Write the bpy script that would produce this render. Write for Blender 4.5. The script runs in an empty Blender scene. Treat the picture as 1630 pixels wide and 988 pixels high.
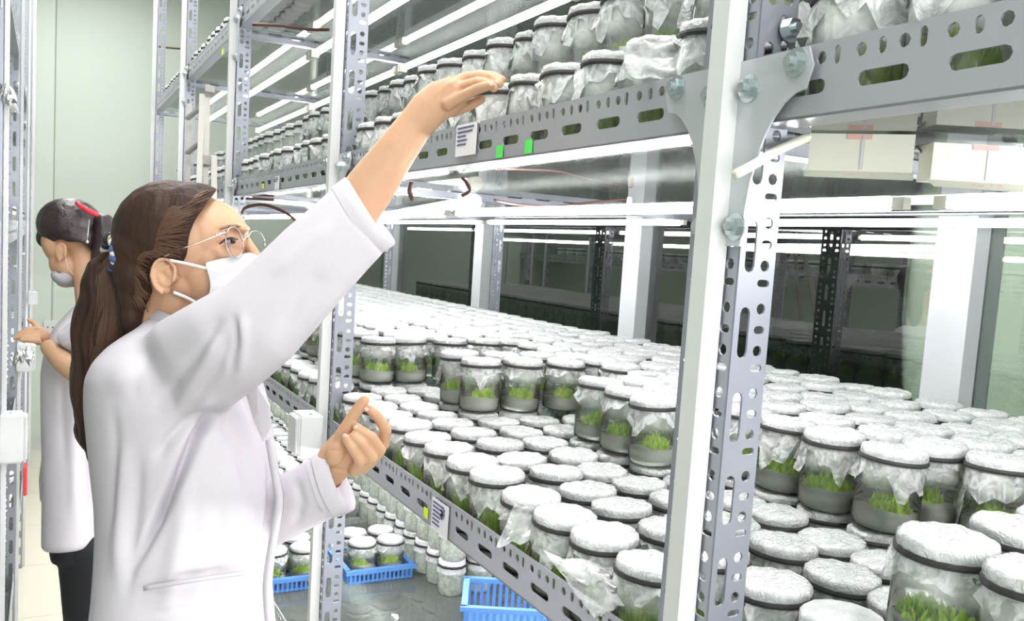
import bpy, bmesh, math, random
import numpy as np
from mathutils import Vector, Matrix
PI = math.pi
random.seed(7); rng = np.random.default_rng(7)
C = bpy.context.scene.collection
SC = bpy.context.scene
# ---------------------------------------------------------------- camera
H = 1.56                                   # eye height; photo treated as 1630x988
F, PX, PY = 1400.0, 815.0, 533.8
VX, VY, HR = 72.81, 352.3, 0.0645          # vanishing point of the aisle, slope of the horizon
_dY = Vector((VX-PX, VY-PY, F)).normalized()
_dn = _dY.cross(Vector((1, HR, 0))).normalized()
if _dn.y < 0: _dn = -_dn
_dX = _dn.cross(_dY).normalized()
if _dX.x < 0: _dX = -_dX
_dZ = -_dn
RIGHT = Vector((_dX.x, _dY.x, _dZ.x)); DOWN = Vector((_dX.y, _dY.y, _dZ.y)); FWD = Vector((_dX.z, _dY.z, _dZ.z))
UP = -DOWN
cd = bpy.data.cameras.new('camera'); cam = bpy.data.objects.new('camera', cd); C.objects.link(cam)
cd.sensor_width = 36; cd.lens = F/1630*36; cd.shift_y = (PY-494)/1630; cd.clip_start = .02
m = Matrix.Identity(4)
for r in range(3):
    m[r][0] = RIGHT[r]; m[r][1] = UP[r]; m[r][2] = -FWD[r]
m.translation = Vector((0, 0, H)); cam.matrix_world = m; SC.camera = cam
def at(px, py, d):                          # point seen at a pixel, d metres along the lens axis
    return Vector((0, 0, H)) + (RIGHT*((px-PX)/F) + DOWN*((py-PY)/F) + FWD)*d
def at_plane(px, py, axis, val):
    w = RIGHT*((px-PX)/F) + DOWN*((py-PY)/F) + FWD
    o = Vector((0, 0, H)); k = (val-o[axis])/w[axis]
    return o + w*k
def proj(P):
    v = Vector(P) - Vector((0, 0, H)); z = v.dot(FWD)
    return (PX+F*v.dot(RIGHT)/z, PY+F*v.dot(DOWN)/z, z)
# ---------------------------------------------------------------- world, light, exposure
SC.view_settings.view_transform = 'Standard'; SC.view_settings.look = 'None'
SC.view_settings.exposure = EXPO = 0.72; SC.view_settings.gamma = 1; SC.view_settings.use_curve_mapping = False
w = bpy.data.worlds.new('world'); SC.world = w; w.use_nodes = True
w.node_tree.nodes['Background'].inputs[0].default_value = (.93, .97, 1, 1)
w.node_tree.nodes['Background'].inputs[1].default_value = 0.8
SC.cycles.transparent_max_bounces = 40; SC.cycles.max_bounces = 8; SC.cycles.diffuse_bounces = 4
SC.cycles.glossy_bounces = 3; SC.cycles.transmission_bounces = 4
SC.cycles.caustics_reflective = False; SC.cycles.caustics_refractive = False
SC.cycles.sample_clamp_indirect = 4
def area(name, loc, rot, sx, sy, power, col=(1, 1, 1)):
    l = bpy.data.lights.new(name, 'AREA'); l.shape = 'RECTANGLE'; l.size = sx; l.size_y = sy; l.energy = power; l.color = col
    o = bpy.data.objects.new(name, l); C.objects.link(o); o.location = loc; o.rotation_euler = rot; return o
for i, y in enumerate((-.9, 1.2, 3.3, 5.4)):                 # ceiling luminaires along the aisle
    area('ceiling_lamp_light', (.18, y, 3.22), (0, 0, 0), .5, 1.2, 20)
for y in (3.0, 5.2): area('neighbour_room_fill', (2.9, y, 3.2), (0, 0, 0), .6, 1.2, 150)  # added fill beyond the window so the panes read lighter
area('rear_fill_light', (.0, -2.6, 1.65), (math.radians(88), 0, math.radians(-8)), 2.6, 1.5, 46)  # added fill behind the camera, lights the shelves from the front
# ---------------------------------------------------------------- materials
def mat(name, col, rough=.5, metal=0, spec=.5, bump=None, var=None, emit=None, alpha=None, trans=0, sss=0, coat=0):
    m = bpy.data.materials.new(name); m.use_nodes = True
    nt = m.node_tree; b = nt.nodes['Principled BSDF']
    b.inputs['Base Color'].default_value = (*col, 1); b.inputs['Roughness'].default_value = rough
    b.inputs['Metallic'].default_value = metal; b.inputs['Specular IOR Level'].default_value = spec
    if sss: b.inputs['Subsurface Weight'].default_value = sss; b.inputs['Subsurface Radius'].default_value = (.012, .004, .002); b.inputs['Subsurface Scale'].default_value = .6
    if coat: b.inputs['Coat Weight'].default_value = coat
    if alpha is not None: b.inputs['Alpha'].default_value = alpha
    tc = nt.nodes.new('ShaderNodeTexCoord')
    if var:
        sc, amt, c2 = var[:3]
        n = nt.nodes.new('ShaderNodeTexNoise'); n.inputs['Scale'].default_value = sc; n.inputs['Detail'].default_value = 5
        if len(var) > 3:
            mp = nt.nodes.new('ShaderNodeMapping'); mp.inputs['Scale'].default_value = var[3]
            nt.links.new(tc.outputs['Object'], mp.inputs[0]); nt.links.new(mp.outputs[0], n.inputs['Vector'])
        else: nt.links.new(tc.outputs['Object'], n.inputs['Vector'])
        r = nt.nodes.new('ShaderNodeValToRGB'); r.color_ramp.elements[0].position = .5-amt; r.color_ramp.elements[1].position = .5+amt
        r.color_ramp.elements[0].color = (*col, 1); r.color_ramp.elements[1].color = (*c2, 1)
        nt.links.new(n.outputs['Fac'], r.inputs[0]); nt.links.new(r.outputs[0], b.inputs['Base Color'])
    if bump:
        n = nt.nodes.new('ShaderNodeTexNoise'); n.inputs['Scale'].default_value = bump[0]; n.inputs['Detail'].default_value = 4
        if len(bump) > 2:
            mp = nt.nodes.new('ShaderNodeMapping'); mp.inputs['Scale'].default_value = bump[2]
            nt.links.new(tc.outputs['Object'], mp.inputs[0]); nt.links.new(mp.outputs[0], n.inputs['Vector'])
        else: nt.links.new(tc.outputs['Object'], n.inputs['Vector'])
        bp = nt.nodes.new('ShaderNodeBump'); bp.inputs['Strength'].default_value = bump[1]; bp.inputs['Distance'].default_value = .01
        nt.links.new(n.outputs['Fac'], bp.inputs['Height']); nt.links.new(bp.outputs[0], b.inputs['Normal'])
    if emit: b.inputs['Emission Color'].default_value = (*emit[0], 1); b.inputs['Emission Strength'].default_value = emit[1]
    return m
def see_through(name, col, opac, rough=.05, gloss=1.45, tint=(1, 1, 1), noise=None, bump=None, gmin=0.0, grey=.9, tl_=.5, zfog=None):
    """clear sheet: transparent + a little diffuse haze + Fresnel gloss"""
    m = bpy.data.materials.new(name); m.use_nodes = True; nt = m.node_tree; nt.nodes.clear()
    N = nt.nodes.new; Lk = nt.links.new
    out = N('ShaderNodeOutputMaterial'); tr = N('ShaderNodeBsdfTransparent'); tr.inputs[0].default_value = (*tint, 1)
    df = N('ShaderNodeBsdfDiffuse'); df.inputs[0].default_value = (*col, 1)
    tl = N('ShaderNodeBsdfTranslucent'); tl.inputs[0].default_value = (*col, 1)
    dm = N('ShaderNodeMixShader'); dm.inputs[0].default_value = tl_; Lk(df.outputs[0], dm.inputs[1]); Lk(tl.outputs[0], dm.inputs[2])
    gl = N('ShaderNodeBsdfGlossy'); gl.inputs['Roughness'].default_value = rough; gl.inputs[0].default_value = (grey, grey, grey, 1)
    fr = N('ShaderNodeFresnel'); fr.inputs[0].default_value = gloss
    m1 = N('ShaderNodeMixShader'); m1.inputs[0].default_value = opac; Lk(tr.outputs[0], m1.inputs[1]); Lk(dm.outputs[0], m1.inputs[2])
    m2 = N('ShaderNodeMixShader'); Lk(m1.outputs[0], m2.inputs[1]); Lk(gl.outputs[0], m2.inputs[2])
    if gmin:
        ad = N('ShaderNodeMath'); ad.operation = 'ADD'; ad.inputs[1].default_value = gmin; ad.use_clamp = True
        Lk(fr.outputs[0], ad.inputs[0]); Lk(ad.outputs[0], m2.inputs[0])
    else: Lk(fr.outputs[0], m2.inputs[0])
    tc = N('ShaderNodeTexCoord'); oi = N('ShaderNodeObjectInfo')
    va = N('ShaderNodeVectorMath'); va.operation = 'ADD'; Lk(tc.outputs['Object'], va.inputs[0]); Lk(oi.outputs['Location'], va.inputs[1])
    if noise:
        n = N('ShaderNodeTexNoise'); n.inputs['Scale'].default_value = noise[0]; n.inputs['Detail'].default_value = 4; n.inputs['Distortion'].default_value = 1.2
        Lk(va.outputs[0], n.inputs['Vector'])
        r = N('ShaderNodeMapRange'); r.inputs[1].default_value = .38; r.inputs[2].default_value = .62; r.inputs[3].default_value = noise[1]; r.inputs[4].default_value = noise[2]
        Lk(n.outputs['Fac'], r.inputs[0]); Lk(r.outputs[0], m1.inputs[0])
    if zfog:
        sx = N('ShaderNodeSeparateXYZ'); Lk(tc.outputs['Object'], sx.inputs[0]); z = N('ShaderNodeMapRange')
        z.inputs[1].default_value = zfog[0]; z.inputs[2].default_value = zfog[1]; z.inputs[3].default_value = zfog[2]; z.inputs[4].default_value = zfog[3]
        Lk(sx.outputs[2], z.inputs[0]); mu = N('ShaderNodeMath'); mu.operation = 'MULTIPLY'; Lk(r.outputs[0], mu.inputs[0]); Lk(z.outputs[0], mu.inputs[1]); Lk(mu.outputs[0], m1.inputs[0])
    if bump:
        n = N('ShaderNodeTexNoise'); n.inputs['Scale'].default_value = bump[0]; n.inputs['Detail'].default_value = 3; n.inputs['Distortion'].default_value = 2
        Lk(va.outputs[0], n.inputs['Vector'])
        bp = N('ShaderNodeBump'); bp.inputs['Strength'].default_value = bump[1]; bp.inputs['Distance'].default_value = .004
        Lk(n.outputs['Fac'], bp.inputs['Height'])
        for s in (gl, df, fr): Lk(bp.outputs[0], s.inputs['Normal'])
    Lk(m2.outputs[0], out.inputs[0]); return m
M = {}
M['steel'] = mat('grey_painted_steel', (.31, .32, .37), .38, .35, .5, bump=(30, .05), var=(9, .25, (.35, .36, .41)))
M['steel2'] = mat('light_galvanised_steel', (.58, .6, .63), .35, .4, .5)
M['bolt'] = mat('zinc_bolt', (.62, .68, .7), .25, .9)
M['white'] = mat('white_plastic', (.70, .71, .70), .4)
M['white_frame'] = mat('white_window_frame', (.66, .68, .71), .35)
M['wall'] = mat('pale_green_wall', (.60, .66, .575), .55, var=(1.3, .4, (.62, .68, .595)))
M['wall2'] = mat('pale_green_panel', (.63, .69, .61), .5)
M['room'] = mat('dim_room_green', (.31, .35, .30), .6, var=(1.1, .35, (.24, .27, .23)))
M['joint'] = mat('panel_joint', (.42, .5, .41), .7)
M['floor'] = mat('cream_floor', (.80, .74, .60), .35, var=(3, .3, (.84, .79, .67)))
M['ceil'] = mat('white_ceiling', (.85, .86, .84), .7)
M['tube'] = mat('lit_fluorescent_tube', (1, 1, 1), .4, emit=((1, 1, 1), 13.0))
M['tube_hi'] = mat('lit_shelf_tube', (1, 1, 1), .4, emit=((1, 1, 1), 44.0))
M['tube_cap'] = mat('tube_holder', (.85, .82, .7), .5)
M['glass_shelf'] = see_through('glass_shelf', (.82, .88, .84), .26, .03, 1.5, (.88, .95, .90))
M['pane'] = see_through('window_pane', (.2, .26, .2), .06, .015, 1.62, (.74, .78, .74), gmin=.10, grey=.8)
M['jar'] = see_through('jar_glass', (.93, .97, .91), .25, .06, 1.36, (.99, .995, .985), noise=(60, .7, 1.0), tl_=.3, zfog=(.052, .070, .10, .78))
M['jar_foggy'] = see_through('fogged_jar_glass', (.95, .97, .95), .6, .1, 1.36, (.99, .995, .985), noise=(70, .75, 1.0), tl_=.25, zfog=(.040, .062, .22, .98))
M['film'] = see_through('cap_film', (.97, .98, .98), .8, .2, 1.4, (1, 1, 1), noise=(85, .82, 1.0), bump=(95, .85), grey=1, tl_=.2)
M['skirt'] = see_through('skirt_film', (.97, .98, .98), .4, .2, 1.4, (1, 1, 1), noise=(60, .35, .95), bump=(60, .5), grey=1, tl_=.3)
M['drape'] = see_through('draped_film', (.97, .98, .98), .4, .25, 1.4, (1, 1, 1), noise=(30, .25, .75), bump=(30, .2), grey=1, tl_=.3)
M['film_far'] = mat('film_far', (.58, .59, .59), .4, bump=(90, .5), var=(60, .15, (.72, .73, .73)))
M['agar'] = see_through('agar_gel', (.95, .97, .88), 1.0, .1, 1.33, tl_=.3)
M['moss'] = mat('moss_green', (.40, .64, .05), .6, sss=0, var=(70, .2, (.60, .84, .11)))
M['moss_dark'] = mat('moss_root_green', (.28, .42, .08), .7)
M['band'] = mat('black_rubber_band', (.035, .03, .032), .6)
M['board'] = mat('cream_cardboard', (.86, .84, .74), .7)
M['redtape'] = mat('faded_red_print', (.86, .50, .48), .7)
M['wire'] = mat('dark_red_wire', (.075, .022, .018), .5)
M['wire_dark'] = mat('dark_wire', (.05, .05, .05), .5)
M['wire_white'] = mat('white_wire', (.8, .76, .66), .5)
M['blue'] = mat('blue_plastic', (.12, .30, .72), .4)
M['ink'] = mat('dark_ink', (.10, .10, .22), .6)
M['paper'] = mat('paper_label', (.86, .85, .88), .6)
M['lime'] = mat('lime_sticker', (.66, .86, .04), .6)
M['green_st'] = mat('bright_green_sticker', (.10, .85, .12), .6)
M['red'] = mat('red_plastic', (.75, .05, .05), .5)
M['alu'] = mat('brushed_aluminium', (.42, .40, .37), .45, .3)
# ---------------------------------------------------------------- helpers
def tag(o, label=None, cat=None, group=None, kind=None):
    if label: o['label'] = label
    if cat: o['category'] = cat
    if group: o['group'] = group
    if kind: o['kind'] = kind
    return o
def empty(name, loc=(0, 0, 0), rz=0):
    o = bpy.data.objects.new(name, None); C.objects.link(o); o.location = loc; o.rotation_euler = (0, 0, rz); o.empty_display_size = .05; return o
def new(name, me, parent=None, loc=(0, 0, 0), world=False):
    o = bpy.data.objects.new(name, me); C.objects.link(o); o.location = loc
    if parent is not None:
        o.parent = parent
        if world: o.matrix_parent_inverse = parent.matrix_basis.inverted()
    return o
class MB:
    """collects shapes into one mesh"""
    def __init__(s): s.v = []; s.f = []; s.mi = []; s.cur = 0
    def add(s, vs, fs):
        b = len(s.v); s.v += [tuple(v) for v in vs]; s.f += [tuple(i+b for i in f) for f in fs]; s.mi += [s.cur]*len(fs); return s
    def box(s, c, d, rz=0, R=None):
        cx, cy, cz = c; x, y, z = d[0]/2, d[1]/2, d[2]/2; vs = []
        for a in (-1, 1):
            for b in (-1, 1):
                for e in (-1, 1):
                    p = Vector((a*x, b*y, e*z))
                    if R is not None: p = R @ p
                    elif rz: p = Matrix.Rotation(rz, 3, 'Z') @ p
                    vs.append((cx+p.x, cy+p.y, cz+p.z))
        return s.add(vs, [(0, 1, 3, 2), (4, 6, 7, 5), (0, 4, 5, 1), (2, 3, 7, 6), (0, 2, 6, 4), (1, 5, 7, 3)])
    def tube(s, pts, rad, n=8, cap=True):
        pts = [Vector(p) for p in pts]
        if not hasattr(rad, '__len__'): rad = [rad]*len(pts)
        up = Vector((.123, .31, .94)); vs = []; fs = []
        for i, p in enumerate(pts):
            t = (pts[min(i+1, len(pts)-1)]-pts[max(i-1, 0)]).normalized()
            a = t.cross(up)
            if a.length < .05: a = t.cross(Vector((1, 0, 0)))
            a.normalize(); b = t.cross(a); up = up if True else up
            for k in range(n):
                q = 2*PI*k/n; vs.append(p+(a*math.cos(q)+b*math.sin(q))*rad[i])
        for i in range(len(pts)-1):
            for k in range(n):
                fs.append((i*n+k, i*n+(k+1) % n, (i+1)*n+(k+1) % n, (i+1)*n+k))
        if cap: fs.append(tuple(range(n-1, -1, -1))); fs.append(tuple((len(pts)-1)*n+k for k in range(n)))
        return s.add(vs, fs)
    def lathe(s, prof, n=16, c=(0, 0, 0)):
        vs = []; fs = []
        for r, z in prof:
            for k in range(n):
                q = 2*PI*k/n; vs.append((c[0]+r*math.cos(q), c[1]+r*math.sin(q), c[2]+z))
        for i in range(len(prof)-1):
            for k in range(n): fs.append((i*n+k, i*n+(k+1) % n, (i+1)*n+(k+1) % n, (i+1)*n+k))
        return s.add(vs, fs)
    def prism(s, poly, axis, a, b):
        """closed 2-D polygon extruded along an axis; 2-D coords are the other two axes in order"""
        n = len(poly); vs = []
        for t in (a, b):
            for u, v in poly:
                p = [0, 0, 0]; o = [i for i in range(3) if i != axis]; p[axis] = t; p[o[0]] = u; p[o[1]] = v; vs.append(p)
        return s.add(vs, [tuple(range(n)), tuple(range(2*n-1, n-1, -1))]+[(i, (i+1) % n, n+(i+1) % n, n+i) for i in range(n)])
    def mesh(s, name, mats, smooth=False, recalc=True):
        me = bpy.data.meshes.new(name); me.from_pydata(s.v, [], s.f)
        for m in (mats if isinstance(mats, (list, tuple)) else [mats]): me.materials.append(m)
        me.polygons.foreach_set('material_index', s.mi)
        if smooth: me.polygons.foreach_set('use_smooth', [True]*len(s.f))
        if recalc:
            b = bmesh.new(); b.from_mesh(me); bmesh.ops.recalc_face_normals(b, faces=b.faces); b.to_mesh(me); b.free()
        me.update(); return me
    def build(s, name, mats, parent=None, loc=(0, 0, 0), smooth=False, world=False):
        return new(name, s.mesh(name, mats, smooth), parent, loc, world)
def bevel(me, w, seg=2):
    b = bmesh.new(); b.from_mesh(me)
    bmesh.ops.bevel(b, geom=[e for e in b.edges], offset=w, segments=seg, affect='EDGES', clamp_overlap=True); b.to_mesh(me); b.free(); return me
def holed_plate(outer, holes, t):
    """flat plate in u,v with real holes, thickness t; returns verts/faces"""
    cu = bpy.data.curves.new('tmp', 'CURVE'); cu.dimensions = '2D'; cu.fill_mode = 'BOTH'; cu.extrude = t/2
    for poly in [outer]+holes:
        sp = cu.splines.new('POLY'); sp.points.add(len(poly)-1)
        for i, (u, v) in enumerate(poly): sp.points[i].co = (u, v, 0, 1)
        sp.use_cyclic_u = True
    o = bpy.data.objects.new('tmp', cu); C.objects.link(o)
    me = bpy.data.meshes.new_from_object(o)
    vs = [tuple(v.co) for v in me.vertices]; fs = [tuple(p.vertices) for p in me.polygons]
    bpy.data.objects.remove(o); bpy.data.curves.remove(cu); bpy.data.meshes.remove(me)
    return vs, fs
def stadium(u, v, a, b, n=4):
    """slot: a = full length along u, b = full width along v"""
    if a >= b:
        r = b/2; h = a/2-r
        return [(u+h+r*math.cos(q), v+r*math.sin(q)) for q in [-PI/2+PI*i/n for i in range(n+1)]]+[(u-h+r*math.cos(q), v+r*math.sin(q)) for q in [PI/2+PI*i/n for i in range(n+1)]]
    return [(u+y-v, v+x-u) for x, y in stadium(u, v, b, a, n)]
UNIT = .0765
def angle_pattern(length, ranges, start=.01):
    holes = []; k = 0
    u = start
    while u+UNIT < length:
        for kind, v in ranges:
            if kind == 'slot': holes.append(stadium(u+.038, v, .046, .0115))
            else:
                holes.append(stadium(u+.002+.004, v, .0065, .0145)); holes.append(stadium(u+.0215, v, .0105, .0105))
                holes.append(stadium(u+.0405, v, .0075, .0125)); holes.append(stadium(u+.0595, v, .0105, .0105))
        u += UNIT
    return holes
T = .0022
def angle_mesh(name, length, A, B, patA, patB, mt):
    """slotted steel angle along +u: flange A in the u-v plane, flange B in the u-w plane, corner at v=0"""
    mb = MB()
    va, fa = holed_plate([(0, 0), (length, 0), (length, A), (0, A)], angle_pattern(length, patA), T)
    mb.add([(u, v, w+T/2) for u, v, w in va], fa)
    vb, fb = holed_plate([(0, 0), (length, 0), (length, B), (0, B)], angle_pattern(length, patB), T)
    mb.add([(u, w+T/2, v) for u, v, w in vb], fb)
    return mb.mesh(name, mt)
def remap(me, fn):
    for v in me.vertices: v.co = fn(v.co)
    b = bmesh.new(); b.from_mesh(me); bmesh.ops.recalc_face_normals(b, faces=b.faces); b.to_mesh(me); b.free(); return me
# ================================================================= THE ROOM
X0, Y1, L, D = .537, .617, 1.2, 1.0
ZB = [H-1.01, H-.437, H+.122, H+.655]        # beam undersides: low, middle, upper, top shelf
YEND = 6.72; XWIN = 1.77; XL = -.075
fl = MB()
fl.box((.6, 2, -.05), (6.4, 11, .1)); o = fl.build('floor', M['joint']); tag(o, kind='structure')
fl = MB().box((0, 0, 0), (.597, .597, .006)).mesh('floor_tile', M['floor'])
for i in range(-2, 3):
    for j in range(0, 13):
        t = new('floor_tile', fl, o, (.05+i*.6, -1+.6*j+.3, .003))
ce = MB().box((.6, 2, 3.33), (6.4, 11, .06)).build('ceiling', M['ceil']); tag(ce, kind='structure')
for y in (-.9, 1.2, 3.3, 5.4): MB().box((.18, y, 3.27), (.56, 1.26, .02)).build('ceiling_lamp_frame', M['white'], ce)
we = MB().box((.1, YEND+.05, 1.65), (5.4, .1, 3.3)).build('wall_end', M['joint']); tag(we, kind='structure')
x = -2.5
seams = [-2.5, -1.3, -.1, .044, 1.16, 2.3, 2.8]
for a, b in zip(seams[:-1], seams[1:]):
    MB().box(((a+b)/2, YEND-.006, 1.67), (b-a-.008, .012, 3.24)).build('wall_panel', M['wall'] if b-a > .3 else M['wall2'], we)
bb = MB().box((.1, YEND-.02, .05), (5.2, .016, .1)).build('baseboard_end', mat('baseboard', (.6, .62, .6), .5)); tag(bb, kind='structure')
wl = MB().box((-2.45, 2, 1.65), (.1, 11, 3.3)).build('wall_left', M['wall']); tag(wl, kind='structure')
# window wall behind the rack, and the dim room beyond it
yms = [-1.16, .04, 1.24, 2.42, 3.60, 4.78, 5.96, YEND]
wr = empty('window_1', (XWIN, 0, 0)); tag(wr, kind='structure')
for y in yms[:-1]:
    f = MB(); f.box((0, y-.028, 1.65), (.10, .05, 3.3)); f.box((-.02, y+.022, 1.65), (.05, .045, 3.3)); f.build('mullion', M['white_frame'], wr)
for z, h in ((.06, .12), (H+.17, .035), (3.22, .1)):
    for a, b in zip(yms[:-1], yms[1:]):
        MB().box((-.02, (a+b)/2, z), (.05, b-a-.09, h)).build('transom', M['white_frame'], wr)
for a, b in zip(yms[:-1], yms[1:]):
    MB().box((0, (a+b)/2, (H+.15+.12)/2), (.006, b-a-.09, H+.15-.12)).build('pane', M['pane'], wr)
    MB().box((0, (a+b)/2, (H+.19+3.17)/2), (.006, b-a-.09, 3.17-H-.19)).build('pane', M['pane'], wr)
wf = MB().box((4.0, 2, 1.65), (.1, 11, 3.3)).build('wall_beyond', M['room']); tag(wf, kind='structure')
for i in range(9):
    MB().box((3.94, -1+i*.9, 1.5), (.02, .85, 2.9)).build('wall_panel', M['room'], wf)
# far room post row and end
fb = MB().box((2.95, YEND+.05, 1.65), (2.2, .1, 3.3)).build('wall_far', M['wall']); tag(fb, kind='structure')
# ================================================================= RACKS
PZ0, PH = 0.0, 3.2
post_me = angle_mesh('post', PH, .07, .042, [('holes', .058), ('slot', .035), ('holes', .012)], [('slot', .012), ('holes', .030)], M['steel'])
beam_me = angle_mesh('beam', L-.004, .058, .034, [('holes', .046), ('slot', .024)], [], M['steel2'])
beam_me.materials.clear(); beam_me.materials.append(mat('grey_beam_steel', (.43, .44, .48), .4, .35, bump=(30, .05)))
cross_me = angle_mesh('cross_brace', D-.01, .04, .03, [('slot', .02)], [], M['steel'])
def post_front(v): return Vector((v.z, v.y-.026, v.x))        # wide flange faces the aisle, narrow flange faces the viewer
def post_back(v): return Vector((-v.z, v.y-.026, v.x))
def beam_front(v): return Vector((v.z+.003, v.x+.002, v.y))
def beam_back(v): return Vector((-v.z-.003, v.x+.002, v.y))
import copy
pf = remap(post_me.copy(), post_front); pb = remap(post_me.copy(), post_back)
bf = remap(beam_me.copy(), beam_front); bbk = remap(beam_me.copy(), beam_back)
cb = remap(cross_me.copy(), lambda v: Vector((v.x+.005, v.z, v.y)))
# curved corner gusset in (y, z), origin at post centre and beam underside
def gusset():
    arc = [(.088-.058*math.sin(q)-.0, .022-.115*(1-math.cos(q))) for q in [i/8*PI/2 for i in range(9)]]
    out = [(-.002, .055), (.088, .055), (.094, .04)]+arc+[(.028, -.105), (-.002, -.105)]
    vs, fs = holed_plate(out, [], .002); return vs, fs
gv, gf = gusset()
def gus_mesh(sgn, side=-1):
    mb = MB(); mb.add([(side*.003+w, sgn*u, v) for u, v, w in gv], gf); return mb.mesh('corner_gusset', M['steel2'])
GL, GR = gus_mesh(1), gus_mesh(-1)
bm_ = MB(); hexp = [(.0085*math.cos(PI/3*k), .0085*math.sin(PI/3*k)) for k in range(6)]
bm_.prism(hexp, 0, -.011, -.005); bm_.prism([(.012*math.cos(PI/8*k), .012*math.sin(PI/8*k)) for k in range(16)], 0, -.0055, -.004)
bm_.prism([(.0042*math.cos(PI/5*k), .0042*math.sin(PI/5*k)) for k in range(10)], 0, -.015, -.011)
BOLT = bm_.mesh('bolt', M['bolt'])
def rack(name, x0, sgn, ys, zbs, depth, label, gussets, conduit, shelf_mat):
    r = empty(name, (x0, 0, 0)); tag(r, label, 'shelving rack')
    fsign = sgn
    for i, y in enumerate(ys):
        o = new('post', pf if sgn > 0 else pb, r, (0, y, 0))
        new('post', pb if sgn > 0 else pf, r, (sgn*depth, y, 0))
        if conduit: MB().box((-sgn*(.012 if sgn > 0 else .006), y, PH/2), ((.020 if sgn > 0 else .008), .021, PH)).build('cable_conduit', M['white'], r)
        else: pass
        for zi, z in enumerate(zbs):
            if depth > .5: new('cross_brace', cb, r, (0, y+.03, z-.012))
            if zi in gussets and 0 <= i <= 4:
                for me, s in ((GL, 1), (GR, -1)):
                    g = new('corner_gusset', me, r, (0, y+.0*s, z))
                    for (by, bz) in ((s*.076, .044), (s*.022, -.088), (s*.024, .03)): new('bolt', BOLT, g, (0, by, bz))
    for a in ys[:-1]:
        for z in zbs:
            new('beam', bf if sgn > 0 else bbk, r, (0, a, z)); new('beam', bbk if sgn > 0 else bf, r, (sgn*depth, a, z))
            if shelf_mat: MB().box((sgn*depth/2, a+L/2, z+.0065), (depth-.02, L-.012, .006)).build('glass_shelf', shelf_mat, r)
    return r
YS = [Y1+L*i for i in range(-1, 5)]
rk = rack('shelving_rack', X0, 1, YS, ZB, D, 'long grey slotted-angle steel rack with glass shelves right of the aisle', (2, 3), True, M['glass_shelf'])
# hex bolts on the narrow flange of the near post, above the upper shelf
for dz in (.085, .128):
    b = new('bolt', BOLT, rk, (.030, Y1-.026, ZB[2]+dz)); b.rotation_euler = (0, 0, PI/2)
lk = rack('shelving_rack', XL, -1, [-.4+L*i for i in range(0, 6)]+[6.25], [H-1.2, H-.62, H-.06, H+.5], .5, 'grey and white steel rack at the left edge, across the aisle', (2, 3), True, M['glass_shelf'])
# white switch boxes on posts
def wbox(px, py, w, h, x, y, z, lab, dx=.05):
    e = empty('junction_box', (x, y, z)); tag(e, lab, 'junction box')
    o = new('box_body', bevel(MB().box((0, 0, 0), (dx, w, h)).mesh('box_body', M['white']), .004), e)
    new('lid', bevel(MB().box((-.5*dx-.003 if x > .2 else .5*dx+.003, 0, 0), (.006, w*.9, h*.9)).mesh('lid', M['white']), .002), e)
    MB().lathe([(.0, -.001), (.004, -.001), (.004, .003), (0, .003)], 8, (0, -w*.5+.012, h/2)).build('screw', M['bolt'], e)
    return e
jb = at_plane(503, 688, 0, X0-.03)
wbox(0, 0, .07, .085, jb.x-.02, jb.y, jb.z, 'white square junction box on the post behind the lowered hand', .05)
jb = at_plane(18, 695, 1, 2.0)
wbox(0, 0, .05, .10, jb.x, jb.y, jb.z, 'large white junction box on the left rack at the frame edge', .045)
jb = at_plane(39, 568, 1, 3.2)
wbox(0, 0, .06, .09, jb.x, jb.y, jb.z, 'small white box below the dark-haired woman\'s hand', .05)
jb = at_plane(51, 474, 1, 4.4)
wbox(0, 0, .05, .06, jb.x, jb.y, jb.z, 'small white box on the left rack above the reaching hand', .03)
# fluorescent tubes under the shelves (run along the rack)
def tube_lamp(x, y, z, label, tilt=None):
    e = empty('fluorescent_tube', (x, y, z)); tag(e, label, 'tube light', 'fluorescent tubes under the glass shelves')
    MB().tube([(0, -.56, 0), (0, .56, 0)], .008 if H < z < H+.2 else .0105, 10).build('lit_tube', M['tube_hi' if H < z < H+.08 or H-.6 < z < H-.3 else 'tube'], e, smooth=True)
    hs = .5 if H < z < H+.2 else 1
    for q in (-.575, .575): MB().box((0, q, 0), (.024*hs, .03*hs, .026*hs)).build('lamp_holder', M['tube_cap'], e)
    return e
bayn = ['nearest', 'second', 'third', 'fourth', 'farthest']
for li, nm, xs in ((0, 'lowest', (.80, 1.30)), (1, 'middle', (.80, 1.30)), (2, 'upper', (.80, 1.47)), (3, 'top', (.785, 1.097))):  # upper-shelf rows are added to brighten the middle shelf's jars
    for bi in range(5):
        for xi, x in enumerate(xs):
            tube_lamp(x, Y1-L+L*bi+L/2, ZB[li]-(.042 if li != 2 else (.045 if xi == 0 else .018)), '%s lit white tube light under the %s glass shelf, %s bay' % ('aisle-side' if xi == 0 else 'window-side', nm, bayn[bi]))
A_, B_ = at_plane(597, 352, 0, 1.0), at_plane(745, 320, 0, .86)
A_ = at(592, 348, 3.0); B_ = at(748, 322, 2.0); 
e = empty('fluorescent_tube', (A_+B_)/2); tag(e, 'bright tube light hanging skewed right of the raised white sleeve', 'tube light', 'fluorescent tubes under the glass shelves')
MB().tube([A_-(A_+B_)/2, B_-(A_+B_)/2], .0135, 10).build('lit_tube', M['tube'], e, smooth=True)
dn = (B_-A_).normalized(); MB().tube([B_-(A_+B_)/2, B_-(A_+B_)/2+dn*.04], .016, 8).build('lamp_holder', M['tube_cap'], e)
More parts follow.
